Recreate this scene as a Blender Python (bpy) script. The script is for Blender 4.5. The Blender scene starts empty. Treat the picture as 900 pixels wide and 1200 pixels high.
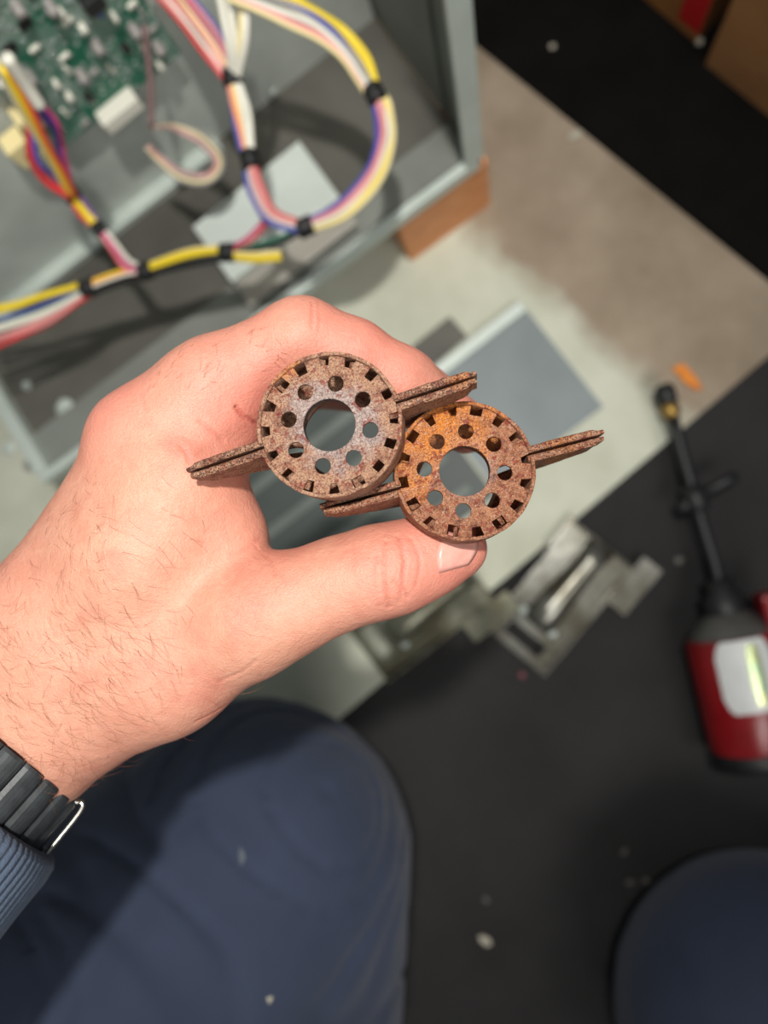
import bpy, bmesh, math, random
import numpy as np
from mathutils import Vector, Matrix, noise
from mathutils.bvhtree import BVHTree

random.seed(7)
rng = np.random.default_rng(7)
scene = bpy.context.scene
COL = scene.collection

# ------------------------------------------------------------------ camera
F_PX = 900.0                     # focal length in pixels of the 900x1200 frame
H = 0.70                         # camera height above the floor
CAM = Vector((0, 0, H))
_down = Vector(((598 - 450) / F_PX, -(612 - 600) / F_PX, -1)).normalized()   # plumb line in camera space
RC = _down.rotation_difference(Vector((0, 0, -1))).to_matrix()
cam_d = bpy.data.cameras.new('camera')
cam = bpy.data.objects.new('camera', cam_d)
COL.objects.link(cam)
cam.matrix_world = Matrix.Translation(CAM) @ RC.to_4x4()
cam_d.sensor_fit = 'VERTICAL'
cam_d.sensor_height = 36.0
cam_d.sensor_width = 27.0
cam_d.lens = 36.0 * F_PX / 1200.0
cam_d.clip_start = 0.005
cam_d.dof.use_dof = True
cam_d.dof.focus_distance = 0.203
cam_d.dof.aperture_fstop = cam_d.lens / 4.0      # 4 mm pupil, as a phone has
scene.camera = cam

# ------------------------------------------------------------------ world, lamp, exposure
world = bpy.data.worlds.new('world')
scene.world = world
world.use_nodes = True
world.node_tree.nodes['Background'].inputs[0].default_value = (0.86, 0.93, 1.0, 1)
world.node_tree.nodes['Background'].inputs[1].default_value = 0.14
lamp_d = bpy.data.lights.new('work_lamp', 'SPOT')
lamp_d.energy = 28.0
lamp_d.color = (1.0, 0.97, 0.92)
lamp_d.shadow_soft_size = 0.016
lamp_d.spot_size = math.radians(80)
lamp_d.spot_blend = 1.0
lamp = bpy.data.objects.new('work_lamp', lamp_d)
COL.objects.link(lamp)
lamp.location = (0.03, 0.155, H + 0.42)
_aim = Vector((-0.19, 0.11, 0.3))
lamp.rotation_euler = (_aim - lamp.location).to_track_quat('-Z', 'Y').to_euler()
fill_d = bpy.data.lights.new('fill_light', 'AREA')  # unseen fill light, added to brighten the block and cabinet panel
fill_d.energy = 24.0
fill_d.color = (1.0, 0.97, 0.92)
fill_d.shape = 'RECTANGLE'; fill_d.size = 1.2; fill_d.size_y = 0.6
fill_l = bpy.data.objects.new('fill_light', fill_d)
COL.objects.link(fill_l)
fill_l.location = (0.85, -1.0, 2.3)
fill_l.rotation_euler = (Vector((-0.1, 0.1, 0.1)) - fill_l.location).to_track_quat('-Z', 'Y').to_euler()
scene.view_settings.view_transform = 'Standard'
scene.view_settings.look = 'None'
scene.view_settings.gamma = 1.0
scene.view_settings.use_curve_mapping = False
scene.view_settings.exposure = 0.0

# ------------------------------------------------------------------ helpers
def ray(px, py):
    return RC @ Vector(((px - 450) / F_PX, -(py - 600) / F_PX, -1))
def W(px, py, d_mm):
    """point seen at a pixel, d_mm millimetres along the optical axis"""
    return CAM + ray(px, py) * (d_mm / 1000.0)
def G(px, py, z=0.0):
    """point seen at a pixel at height z"""
    r = ray(px, py)
    return CAM + r * ((z - H) / r.z)

def srgb(r, g, b):
    def f(c):
        c /= 255.0
        return c / 12.92 if c <= 0.04045 else ((c + 0.055) / 1.055) ** 2.4
    return (f(r), f(g), f(b), 1.0)

class NT:
    def __init__(self, name):
        self.m = bpy.data.materials.new(name)
        self.m.use_nodes = True
        self.t = self.m.node_tree
        self.b = self.t.nodes['Principled BSDF']
    def n(self, kind, **kw):
        nd = self.t.nodes.new(kind)
        for k, v in kw.items():
            if k in ('inputs',):
                for i, val in v.items():
                    nd.inputs[i].default_value = val
            else:
                setattr(nd, k, v)
        return nd
    def l(self, a, b):
        self.t.links.new(a, b)
    def coord(self, out='Object'):
        return self.n('ShaderNodeTexCoord').outputs[out]
    def noise(self, scale, detail=4, rough=0.55, vec=None, dist=0.0):
        nd = self.n('ShaderNodeTexNoise', inputs={'Scale': scale, 'Detail': detail, 'Roughness': rough, 'Distortion': dist})
        self.l(vec if vec else self.coord(), nd.inputs['Vector'])
        return nd.outputs['Fac']
    def ramp(self, fac, stops):
        nd = self.n('ShaderNodeValToRGB')
        e = nd.color_ramp.elements
        while len(e) < len(stops):
            e.new(0.5)
        for el, (p, c) in zip(e, stops):
            el.position = p
            el.color = c
        self.l(fac, nd.inputs[0])
        return nd.outputs[0]
    def mix(self, fac, a, b, blend='MIX'):
        nd = self.n('ShaderNodeMix', data_type='RGBA', blend_type=blend)
        for sock, val in ((nd.inputs[0], fac), (nd.inputs[6], a), (nd.inputs[7], b)):
            if isinstance(val, (int, float, tuple)):
                sock.default_value = val
            else:
                self.l(val, sock)
        return nd.outputs[2]
    def math(self, op, a, b=None, clamp=False):
        nd = self.n('ShaderNodeMath', operation=op, use_clamp=clamp)
        for i, val in enumerate((a, b)):
            if val is None:
                continue
            if isinstance(val, (int, float)):
                nd.inputs[i].default_value = val
            else:
                self.l(val, nd.inputs[i])
        return nd.outputs[0]
    def bump(self, height, strength, dist, prev=None):
        nd = self.n('ShaderNodeBump', inputs={'Strength': strength, 'Distance': dist})
        self.l(height, nd.inputs['Height'])
        if prev:
            self.l(prev, nd.inputs['Normal'])
        return nd.outputs[0]
    def set(self, **kw):
        for k, v in kw.items():
            k = k.replace('_', ' ')
            if isinstance(v, (int, float, tuple)):
                self.b.inputs[k].default_value = v
            else:
                self.l(v, self.b.inputs[k])
        return self.m

def plain(name, c, rough=0.5, metal=0.0, c2=None, scale=60, bump=0.0, bscale=400, bdist=0.0005, spec=0.5):
    t = NT(name)
    a = c if len(c) == 4 else srgb(*c)
    b = (c2 if len(c2) == 4 else srgb(*c2)) if c2 else tuple(x * 0.82 for x in a[:3]) + (1,)
    colr = t.ramp(t.noise(scale, 5), [(0.35, a), (0.68, b)])
    t.set(Base_Color=colr, Roughness=rough, Metallic=metal, Specular_IOR_Level=spec)
    if bump:
        t.set(Normal=t.bump(t.noise(bscale, 3), bump, bdist))
    return t.m

WLOC = {}
def add(o, parent=None):
    COL.objects.link(o)
    if parent:
        o.parent = parent
    return o
def tag(o, label=None, cat=None, group=None, kind=None):
    if label: o['label'] = label
    if cat: o['category'] = cat
    if group: o['group'] = group
    if kind: o['kind'] = kind
    return o
def empty(name, loc, label=None, cat=None, group=None):
    o = bpy.data.objects.new(name, None)
    o.empty_display_size = 0.01
    o.location = loc
    COL.objects.link(o)
    WLOC[o.name] = Vector(loc)
    return tag(o, label, cat, group)
def mesh_obj(name, verts, faces, mat, parent=None, smooth=False, local=False, origin=None):
    """world-space verts become one mesh object, its origin at the parent's (or at its own centre)"""
    vs = [Vector(v) for v in verts]
    if local:
        org = Vector((0, 0, 0))
    elif parent:
        org = WLOC[parent.name]
    elif origin is not None:
        org = Vector(origin)
    else:
        lo = Vector([min(v[i] for v in vs) for i in range(3)])
        hi = Vector([max(v[i] for v in vs) for i in range(3)])
        org = Vector(((lo.x + hi.x) / 2, (lo.y + hi.y) / 2, lo.z))
    me = bpy.data.meshes.new(name)
    me.from_pydata([v - org for v in vs], [], faces)
    me.update()
    if smooth:
        me.polygons.foreach_set('use_smooth', [True] * len(me.polygons))
    if mat:
        me.materials.append(mat)
    o = bpy.data.objects.new(name, me)
    add(o, parent)
    if not parent and not local:
        o.location = org
    WLOC[o.name] = org
    return o
def bm_obj(name, bm, mat, parent=None, smooth=False, local=False):
    bm.normal_update()
    bm.verts.ensure_lookup_table()
    bm.verts.index_update()
    vs = [v.co.copy() for v in bm.verts]
    fs = [[v.index for v in f.verts] for f in bm.faces]
    bm.free()
    return mesh_obj(name, vs, fs, mat, parent, smooth, local)
def box_bm(o, ax, rngs, bevel=0.0, segs=2):
    """box in a frame: origin o, three axes, ranges along each"""
    bm = bmesh.new()
    vs = []
    for c in (rngs[2][0], rngs[2][1]):
        for b in (rngs[1][0], rngs[1][1]):
            for a in (rngs[0][0], rngs[0][1]):
                vs.append(bm.verts.new(o + ax[0] * a + ax[1] * b + ax[2] * c))
    for f in ((0, 2, 3, 1), (4, 5, 7, 6), (0, 1, 5, 4), (2, 6, 7, 3), (0, 4, 6, 2), (1, 3, 7, 5)):
        bm.faces.new([vs[i] for i in f])
    bmesh.ops.recalc_face_normals(bm, faces=bm.faces)
    if bevel:
        bmesh.ops.bevel(bm, geom=list(bm.edges), offset=bevel, segments=segs, profile=0.6, affect='EDGES')
    return bm
def fbox(name, o, ax, r0, r1, r2, mat, parent=None, bevel=0.0, local=False):
    return bm_obj(name, box_bm(o, ax, (r0, r1, r2), bevel), mat, parent, False, local)
def catmull(pts, n):
    pts = [Vector(p) for p in pts]
    P = [pts[0] * 2 - pts[1]] + pts + [pts[-1] * 2 - pts[-2]]
    out = []
    for i in range(1, len(P) - 2):
        a, b, c, d = P[i - 1:i + 3]
        for k in range(n):
            t = k / n
            out.append(0.5 * ((2 * b) + (c - a) * t + (2 * a - 5 * b + 4 * c - d) * t * t + (3 * b - a - 3 * c + d) * t ** 3))
    out.append(pts[-1])
    return out
def tube_geo(pts, rad, seg=8, cap=True):
    """verts, faces of a tube along pts; rad a number or a list"""
    pts = [Vector(p) for p in pts]
    n = len(pts)
    rads = [rad] * n if isinstance(rad, (int, float)) else rad
    vs, fs = [], []
    nrm = None
    for i in range(n):
        t = (pts[min(i + 1, n - 1)] - pts[max(i - 1, 0)]).normalized()
        if nrm is None:
            nrm = t.orthogonal().normalized()
        nrm = (nrm - t * nrm.dot(t)).normalized()
        bn = t.cross(nrm)
        for k in range(seg):
            a = 2 * math.pi * k / seg
            vs.append(pts[i] + (nrm * math.cos(a) + bn * math.sin(a)) * rads[i])
    for i in range(n - 1):
        for k in range(seg):
            k2 = (k + 1) % seg
            fs.append((i * seg + k, i * seg + k2, (i + 1) * seg + k2, (i + 1) * seg + k))
    if cap:
        fs.append(tuple(range(seg - 1, -1, -1)))
        fs.append(tuple((n - 1) * seg + k for k in range(seg)))
    return vs, fs
def tube(name, pts, rad, mat, parent=None, seg=8, local=False, smooth=True):
    v, f = tube_geo(pts, rad, seg)
    return mesh_obj(name, v, f, mat, parent, smooth, local)
def prism(name, poly, z0, z1, mat, parent=None, bevel=0.0):
    """poly: xy points (world) extruded from z0 to z1"""
    bm = bmesh.new()
    lo = [bm.verts.new((p[0], p[1], z0)) for p in poly]
    hi = [bm.verts.new((p[0], p[1], z1)) for p in poly]
    n = len(poly)
    bm.faces.new(lo[::-1]); bm.faces.new(hi)
    for i in range(n):
        bm.faces.new((lo[i], lo[(i + 1) % n], hi[(i + 1) % n], hi[i]))
    bmesh.ops.recalc_face_normals(bm, faces=bm.faces)
    if bevel:
        bmesh.ops.bevel(bm, geom=list(bm.edges), offset=bevel, segments=2, profile=0.6, affect='EDGES')
    return bm_obj(name, bm, mat, parent)
def lathe_geo(prof, seg, o, ax):
    """prof: (radius, height) pairs; axis ax[2]"""
    vs, fs = [], []
    for r, h in prof:
        for k in range(seg):
            a = 2 * math.pi * k / seg
            vs.append(o + ax[0] * (r * math.cos(a)) + ax[1] * (r * math.sin(a)) + ax[2] * h)
    for i in range(len(prof) - 1):
        for k in range(seg):
            k2 = (k + 1) % seg
            fs.append((i * seg + k, i * seg + k2, (i + 1) * seg + k2, (i + 1) * seg + k))
    return vs, fs
def lathe(name, prof, seg, o, ax, mat, parent=None, local=False):
    v, f = lathe_geo(prof, seg, o, ax)
    return mesh_obj(name, v, f, mat, parent, True, local)
XYZ = (Vector((1, 0, 0)), Vector((0, 1, 0)), Vector((0, 0, 1)))

# implicit surfaces: smooth unions of tapered capsules, meshed by surface nets
class Field:
    def __init__(self, lo, hi, h):
        self.lo, self.h = np.array(lo, float), h
        self.n = np.ceil((np.array(hi) - self.lo) / h).astype(int) + 1
        self.ax = [(self.lo[i] + h * np.arange(self.n[i])).astype(np.float32) for i in range(3)]
    def blank(self):
        return np.full(self.n, 1.0, np.float32)
    def sub(self, lo, hi):
        s = []
        for i in range(3):
            a = int(max(0, math.floor((lo[i] - self.lo[i]) / self.h)))
            b = int(min(self.n[i], math.ceil((hi[i] - self.lo[i]) / self.h) + 1))
            s.append(slice(a, max(a, b)))
        return tuple(s)
    def cone(self, D, a, b, r1, r2, k=0.004, op='add'):
        a, b = np.array(a), np.array(b)
        m = max(r1, r2) + k * 1.5 + 4 * self.h
        s = self.sub(np.minimum(a, b) - m, np.maximum(a, b) + m)
        X, Y, Z = np.ix_(self.ax[0][s[0]], self.ax[1][s[1]], self.ax[2][s[2]])
        X, Y, Z = X - np.float32(a[0]), Y - np.float32(a[1]), Z - np.float32(a[2])
        ab = (b - a).astype(np.float32)
        L = float(ab @ ab) + 1e-12
        t = np.clip((X * ab[0] + Y * ab[1] + Z * ab[2]) / np.float32(L), 0, 1)
        d = np.sqrt((X - t * ab[0]) ** 2 + (Y - t * ab[1]) ** 2 + (Z - t * ab[2]) ** 2) - (r1 + (r2 - r1) * t)
        D[s] = smin(D[s], d, k)
    def chain(self, D, pts, k):
        for (p, r), (q, s) in zip(pts[:-1], pts[1:]):
            self.cone(D, p, q, r, s, k)
def smin(a, b, k):
    h = np.clip(0.5 + 0.5 * (b - a) / np.float32(k), 0, 1)
    return b + (a - b) * h - np.float32(k) * h * (1 - h)
def surface_nets(S, lo, h):
    ins = S < 0
    nx, ny, nz = S.shape
    c = np.zeros((nx - 1, ny - 1, nz - 1), np.int8)
    for i in (0, 1):
        for j in (0, 1):
            for k in (0, 1):
                c += ins[i:nx - 1 + i, j:ny - 1 + j, k:nz - 1 + k]
    idx = np.argwhere((c > 0) & (c < 8))
    imap = np.full(c.shape, -1, np.int64)
    imap[idx[:, 0], idx[:, 1], idx[:, 2]] = np.arange(len(idx))
    pos = np.zeros((len(idx), 3)); cnt = np.zeros(len(idx))
    cs = [(i, j, k) for i in (0, 1) for j in (0, 1) for k in (0, 1)]
    for a in cs:
        for b in cs:
            if sum(b) - sum(a) == 1 and sum(abs(x - y) for x, y in zip(a, b)) == 1:
                va = S[idx[:, 0] + a[0], idx[:, 1] + a[1], idx[:, 2] + a[2]]
                vb = S[idx[:, 0] + b[0], idx[:, 1] + b[1], idx[:, 2] + b[2]]
                cr = (va < 0) != (vb < 0)
                t = np.where(cr, va / np.where(cr, va - vb, 1), 0)
                p = np.array(a) + t[:, None] * (np.array(b) - np.array(a))
                pos += np.where(cr[:, None], p, 0); cnt += cr
    verts = np.array(lo) + h * (idx + pos / cnt[:, None])
    quads = []
    for axn in range(3):
        sl0 = [slice(1, None)] * 3; sl1 = [slice(1, None)] * 3
        sl0[axn] = slice(0, -1); sl1[axn] = slice(1, None)
        A, B = ins[tuple(sl0)], ins[tuple(sl1)]
        for flip, mask in ((False, A & ~B), (True, ~A & B)):
            e = np.argwhere(mask)
            off = np.ones(3, int); off[axn] = 0
            e = e + off
            u, v = [(1, 2), (2, 0), (0, 1)][axn]
            ok = np.all(e < np.array(c.shape), axis=1)
            e = e[ok]
            q = []
            for du, dv in ((0, 0), (-1, 0), (-1, -1), (0, -1)):
                f = e.copy(); f[:, u] += du; f[:, v] += dv
                q.append(imap[f[:, 0], f[:, 1], f[:, 2]])
            q = np.stack(q, 1)
            q = q[np.all(q >= 0, axis=1)]
            quads.append(q[:, ::-1] if flip else q)
    return verts, np.concatenate(quads)
def relax(verts, quads, it=2, lam=0.5):
    e = np.concatenate([quads[:, [0, 1]], quads[:, [1, 2]], quads[:, [2, 3]], quads[:, [3, 0]]])
    e = np.concatenate([e, e[:, ::-1]])
    deg = np.bincount(e[:, 0], minlength=len(verts))[:, None]
    for _ in range(it):
        s = np.zeros_like(verts)
        for i in range(3):
            s[:, i] = np.bincount(e[:, 0], weights=verts[e[:, 1], i], minlength=len(verts))
        verts = verts + lam * (s / np.maximum(deg, 1) - verts)
    return verts
def vnormals(verts, quads):
    n = np.cross(verts[quads[:, 2]] - verts[quads[:, 0]], verts[quads[:, 3]] - verts[quads[:, 1]])
    vn = np.zeros_like(verts)
    for k in range(4):
        np.add.at(vn, quads[:, k], n)
    return vn / np.maximum(np.linalg.norm(vn, axis=1, keepdims=True), 1e-12)

# ------------------------------------------------------------------ materials
def mat_skin():
    t = NT('skin')
    at = t.n('ShaderNodeVertexColor', layer_name='tone')
    sep = t.n('ShaderNodeSeparateColor'); t.l(at.outputs[0], sep.inputs[0])
    base = t.ramp(t.noise(55, 4, 0.6), [(0.32, srgb(202, 143, 119)), (0.5, srgb(209, 154, 129)), (0.7, srgb(196, 131, 109))])
    blush = t.mix(t.math('MULTIPLY', sep.outputs[0], 0.85, True), base, srgb(211, 121, 108))
    fine = t.noise(900, 3, 0.7)
    blush = t.mix(t.math('MULTIPLY', t.math('SUBTRACT', fine, 0.5), 0.9, True), blush, srgb(190, 104, 88))
    creased = t.mix(t.math('MULTIPLY', sep.outputs[1], 0.75, True), blush, srgb(168, 74, 62))
    b0 = t.bump(t.noise(240, 5, 0.65, None, 0.8), 0.35, 0.0012)
    b1 = t.bump(t.noise(1500, 2, 0.6), 0.3, 0.0005, b0)
    vor = t.n('ShaderNodeTexVoronoi', feature='DISTANCE_TO_EDGE', inputs={'Scale': 900.0})
    mp = t.n('ShaderNodeMapping', inputs={'Scale': (1.0, 1.5, 1.0), 'Rotation': (0, 0, 0.6)})
    t.l(t.coord(), mp.inputs[0]); t.l(mp.outputs[0], vor.inputs['Vector'])
    b2 = t.bump(t.math('MINIMUM', vor.outputs['Distance'], 0.18), 0.32, 0.0007, b1)
    t.set(Base_Color=creased, Roughness=0.5, Specular_IOR_Level=0.45, Subsurface_Weight=0.12,
          Subsurface_Scale=0.004, Normal=b2)
    t.b.inputs['Subsurface Radius'].default_value = (1.0, 0.35, 0.2)
    return t.m
M = {}
M['skin'] = mat_skin()
M['nail'] = plain('nail', (220, 152, 138), 0.32, 0, (226, 168, 154), 300)
M['hair'] = plain('arm_hair', (166, 98, 64), 0.4, 0, (132, 74, 48), 90)

def mat_rust(name, grey, orange, seed, warm=0.0, dark=3.0):
    t = NT(name)
    mp = t.n('ShaderNodeMapping', inputs={'Location': (seed, seed * 0.7, seed * 1.3)})
    co = t.coord(); t.l(co, mp.inputs[0]); v = mp.outputs[0]
    n1 = t.noise(330, 7, 0.8, v)
    n2 = t.noise(900, 4, 0.7, v)
    n3 = t.noise(70, 4, 0.6, v)
    n4 = t.noise(2200, 2, 0.6, v)
    c = t.ramp(n1, [(0.33, srgb(84, 52, 42)), (0.44, srgb(150, 100, 76)), (0.55, srgb(190, 148, 118)), (0.68, srgb(128, 76, 54))])
    # grey-violet scale where the coating still shows, strongest toward the bore
    ln = t.n('ShaderNodeVectorMath', operation='LENGTH'); t.l(co, ln.inputs[0])
    rad = t.n('ShaderNodeMapRange', inputs={1: 0.0062, 2: 0.0165, 3: 0.22, 4: -0.16}); t.l(ln.outputs['Value'], rad.inputs[0])
    gm = t.ramp(t.math('ADD', n3, t.math('ADD', rad.outputs[0], grey)), [(0.5, (0, 0, 0, 1)), (0.68, (1, 1, 1, 1))])
    gcol = t.ramp(n2, [(0.3, srgb(120, 104, 102)), (0.5, srgb(176, 162, 158)), (0.7, srgb(202, 188, 182))])
    c = t.mix(t.math('MULTIPLY', gm, 0.75), c, gcol)
    # fresh orange oxide blooming from one side
    sx = t.n('ShaderNodeSeparateXYZ'); t.l(co, sx.inputs[0])
    side = t.math('MULTIPLY', t.math('SUBTRACT', sx.outputs[1], t.math('MULTIPLY', sx.outputs[0], 0.3)), 8.0)
    side = t.math('ADD', side, t.math('MULTIPLY', t.math('GREATER_THAN', sx.outputs[0], 0.023), 0.14))
    side = t.math('SUBTRACT', side, t.math('MULTIPLY', t.math('LESS_THAN', sx.outputs[0], -0.0185), 0.2))
    c = t.mix(warm, c, t.ramp(n1, [(0.36, srgb(96, 50, 28)), (0.5, srgb(170, 98, 52)), (0.66, srgb(122, 66, 40))]))
    om = t.ramp(t.math('ADD', t.math('ADD', n3, side), orange), [(0.55, (0, 0, 0, 1)), (0.74, (1, 1, 1, 1))])
    ocol = t.ramp(n1, [(0.3, srgb(180, 96, 26)), (0.5, srgb(226, 136, 34)), (0.7, srgb(190, 104, 50))])
    c = t.mix(t.math('MULTIPLY', om, 0.8), c, ocol)
    spots = t.ramp(t.noise(520, 3, 0.6, v), [(0.56, (0, 0, 0, 1)), (0.62, (1, 1, 1, 1))])
    c = t.mix(t.math('MULTIPLY', spots, 0.75), c, srgb(132, 48, 30))
    c = t.mix(t.math('MULTIPLY', t.math('SUBTRACT', n4, 0.46), dark, True), c, srgb(62, 40, 34))
    c = t.mix(t.math('MULTIPLY', t.math('SUBTRACT', t.noise(1700, 2, 0.6, v), 0.56), 2.6, True), c, srgb(214, 190, 174))
    b = t.bump(n2, 0.8, 0.0012, t.bump(n4, 0.7, 0.0008))
    return t.set(Base_Color=c, Roughness=0.6, Metallic=0.05, Normal=b)
M['rust_flange'] = mat_rust('rust_flange', -0.14, -0.12, 0.52, 0.12, 6.0)
M['rust_flange_orange'] = mat_rust('rust_flange_orange', -0.14, 0.02, 0.64, 0.35, 5.0)
M['rust_grey'] = mat_rust('rust_grey', 0.06, -0.12, 0.31)
M['rust_orange'] = mat_rust('rust_orange', -0.06, 0.06, 0.83, 0.55)

M['galv'] = plain('galvanised_steel', (204, 210, 202), 0.5, 0.08, (180, 186, 178), 14, 0.15, 90, 0.001)
M['galv_light'] = plain('bright_steel', (206, 216, 208), 0.45, 0.1, (188, 198, 190), 18)
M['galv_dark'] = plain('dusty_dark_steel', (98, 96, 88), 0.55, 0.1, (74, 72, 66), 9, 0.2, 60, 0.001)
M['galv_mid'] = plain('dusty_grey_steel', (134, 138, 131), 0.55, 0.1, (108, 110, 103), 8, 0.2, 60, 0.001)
M['sheet_blue'] = plain('blue_grey_sheet', (138, 147, 149), 0.6, 0.1, (122, 131, 131), 10)
M['plate_pale'] = plain('pale_plate', (222, 230, 224), 0.45, 0.1, (200, 208, 200), 12)
M['plate_tan'] = plain('pale_plate_flange', (178, 172, 160), 0.45, 0.3, (160, 156, 146), 12)
M['dirty_steel'] = plain('oily_burner_steel', (138, 138, 130), 0.27, 0.7, (84, 80, 68), 26, 0.25, 120, 0.001)
M['dirty_steel_olive'] = plain('stained_burner_steel', (140, 142, 126), 0.34, 0.5, (96, 92, 72), 22, 0.25, 120, 0.001)
M['hand_shadow'] = plain('hand_shadow_grey', (74, 81, 78), 0.5, 0.1, (62, 69, 66), 12)  # shadow below the hand, put into this colour
M['hand_shadow_rib'] = plain('shadow_plate_rib', (110, 118, 112), 0.5, 0.1, (92, 100, 95), 12)  # lighter strips on the added shadow plate
M['black_mat'] = plain('black_mat', (22, 20, 18), 0.9, 0, (16, 15, 14), 20, 0.3, 500, 0.001, 0.05)
M['black_rubber'] = plain('black_rubber', (26, 27, 28), 0.5, 0, (20, 20, 22), 60, 0.2, 300)
M['strap'] = plain('strap_links', (62, 66, 68), 0.48, 0.0, (44, 46, 48), 200, 0.15, 900, 0.0004)
M['steel_wire'] = plain('buckle_steel', (190, 188, 180), 0.25, 0.9, (160, 158, 150), 100)
M['tape'] = plain('black_tape', (18, 18, 19), 0.55, 0, (28, 28, 30), 80)
M['brass'] = plain('brass', (168, 136, 74), 0.35, 0.8, (140, 108, 54), 90)
M['red_can'] = plain('red_paint', (140, 22, 26), 0.3, 0, (116, 16, 20), 26)
M['label_white'] = plain('paper_label', (214, 216, 214), 0.35, 0, (194, 198, 196), 40)
M['label_foil'] = plain('foil_strip', (206, 200, 130), 0.22, 0.6, (150, 196, 170), 60)
M['can_grey'] = plain('grey_collar', (104, 104, 101), 0.35, 0.4)
M['cardboard'] = plain('brown_cardboard', (158, 112, 66), 0.85, 0, (136, 94, 54), 18, 0.1, 200)
M['cardboard_b'] = plain('ochre_cardboard', (158, 102, 46), 0.85, 0, (132, 84, 36), 18, 0.1, 200)
M['red_print'] = plain('red_print', (190, 14, 18), 0.7, 0, (176, 10, 14), 20)
M['orange_bit'] = plain('orange_chip', (232, 140, 30), 0.6, 0, (214, 116, 18), 60)
M['chip_pale'] = plain('pale_chip', (188, 182, 164), 0.7, 0, (160, 154, 138), 80)
M['lint'] = plain('lint', (92, 98, 108), 0.9)
M['chip_red'] = plain('red_chip', (120, 40, 52), 0.5)
M['shoe_dirt'] = plain('chip_grey', (92, 90, 84), 0.7)

def mat_wood():
    t = NT('pine_block')
    mp = t.n('ShaderNodeMapping', inputs={'Scale': (1.0, 1.0, 8.0)}); t.l(t.coord(), mp.inputs[0])
    w = t.noise(34, 5, 0.6, mp.outputs[0], 1.2)
    c = t.ramp(w, [(0.3, srgb(232, 168, 116)), (0.52, srgb(220, 148, 96)), (0.72, srgb(200, 124, 76))])
    return t.set(Base_Color=c, Roughness=0.65, Normal=t.bump(w, 0.2, 0.001))
M['wood'] = mat_wood()

def mat_pad(o, ax):
    """painted concrete: pale where something stood, brown and dusty toward its far edge"""
    t = NT('concrete_pad')
    gco = t.n('ShaderNodeNewGeometry').outputs['Position']
    d = t.n('ShaderNodeVectorMath', operation='DOT_PRODUCT'); t.l(gco, d.inputs[0]); d.inputs[1].default_value = ax
    edge = t.math('SUBTRACT', d.outputs['Value'], float(o.dot(ax)))
    wob = t.math('MULTIPLY', t.math('SUBTRACT', t.noise(16, 4, 0.6, gco), 0.5), 0.06)
    e = t.math('ADD', edge, wob)
    mr = t.n('ShaderNodeMapRange', inputs={1: -0.012, 2: 0.012}); t.l(e, mr.inputs[0])
    pale = t.ramp(t.noise(14, 5, 0.6, gco), [(0.35, srgb(208, 210, 192)), (0.65, srgb(190, 192, 172))])
    dust = t.ramp(t.noise(11, 5, 0.62, gco), [(0.3, srgb(166, 150, 130)), (0.5, srgb(150, 134, 114)), (0.7, srgb(132, 116, 96))])
    c = t.mix(mr.outputs[0], pale, dust)
    return t.set(Base_Color=c, Roughness=0.75, Normal=t.bump(t.noise(220, 4, 0.6, gco), 0.25, 0.001))
def mat_carpet():
    t = NT('black_carpet')
    n = t.noise(700, 3, 0.7)
    c = t.ramp(t.noise(9, 4), [(0.35, srgb(64, 63, 63)), (0.7, srgb(54, 53, 53))])
    c = t.mix(t.math('MULTIPLY', n, 0.5), c, srgb(22, 22, 23))
    return t.set(Base_Color=c, Roughness=0.95, Specular_IOR_Level=0.1, Normal=t.bump(n, 0.6, 0.002))
M['carpet'] = mat_carpet()
def mat_cloth(name, c1, c2, weave, knit=False):
    t = NT(name)
    n = t.noise(18, 4)
    c = t.ramp(n, [(0.3, srgb(*c1)), (0.7, srgb(*c2))])
    w = t.noise(weave, 2, 0.7)
    c = t.mix(t.math('MULTIPLY', w, 0.35), c, tuple(x * 0.55 for x in srgb(*c2)[:3]) + (1,))
    t.set(Base_Color=c, Roughness=0.85, Specular_IOR_Level=0.25, Sheen_Weight=0.12,
          Normal=t.bump(w, 0.35 if not knit else 0.6, 0.0006))
    return t.m
M['trouser'] = mat_cloth('navy_work_cloth', (58, 67, 88), (52, 60, 80), 1400)
M['knit'] = mat_cloth('blue_grey_knit', (92, 106, 126), (74, 88, 108), 1600, True)
def mat_pcb():
    t = NT('circuit_board')
    sp = t.n('ShaderNodeTexVoronoi', inputs={'Scale': 170.0}); t.l(t.coord(), sp.inputs['Vector'])
    g = t.ramp(t.noise(26, 3, 0.5), [(0.42, srgb(18, 98, 74)), (0.5, srgb(92, 128, 112)), (0.7, srgb(140, 156, 146))])
    s = t.ramp(sp.outputs['Distance'], [(0.22, (1, 1, 1, 1)), (0.34, (0, 0, 0, 1))])
    c = t.mix(t.math('MULTIPLY', s, 0.7), g, srgb(176, 184, 176))
    return t.set(Base_Color=c, Roughness=0.35)
M['pcb'] = mat_pcb()
WC = {}
for k, c in dict(yellow=(232, 204, 40), white=(224, 222, 208), pink=(226, 150, 146), red=(206, 54, 58), blue=(74, 84, 168),
                 black=(30, 30, 30), green=(44, 110, 86), orange=(236, 150, 40), purple=(120, 72, 160), magenta=(190, 64, 120),
                 cream=(232, 216, 160), grey=(150, 146, 142), mauve=(122, 92, 92), brown=(110, 72, 50)).items():
    WC[k] = plain('wire_' + k, c, 0.42, 0, c, 50)

# ------------------------------------------------------------------ setting
def quad_floor(name, pts, z0, z1, mat):
    return prism(name, pts, z0, z1, mat)
fl = prism('floor', [(-1.6, -1.6), (1.6, -1.6), (1.6, 1.6), (-1.6, 1.6)], -0.02, 0.0, M['carpet'])
tag(fl, 'black carpeted floor under the tools', None, None, 'structure')

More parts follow.
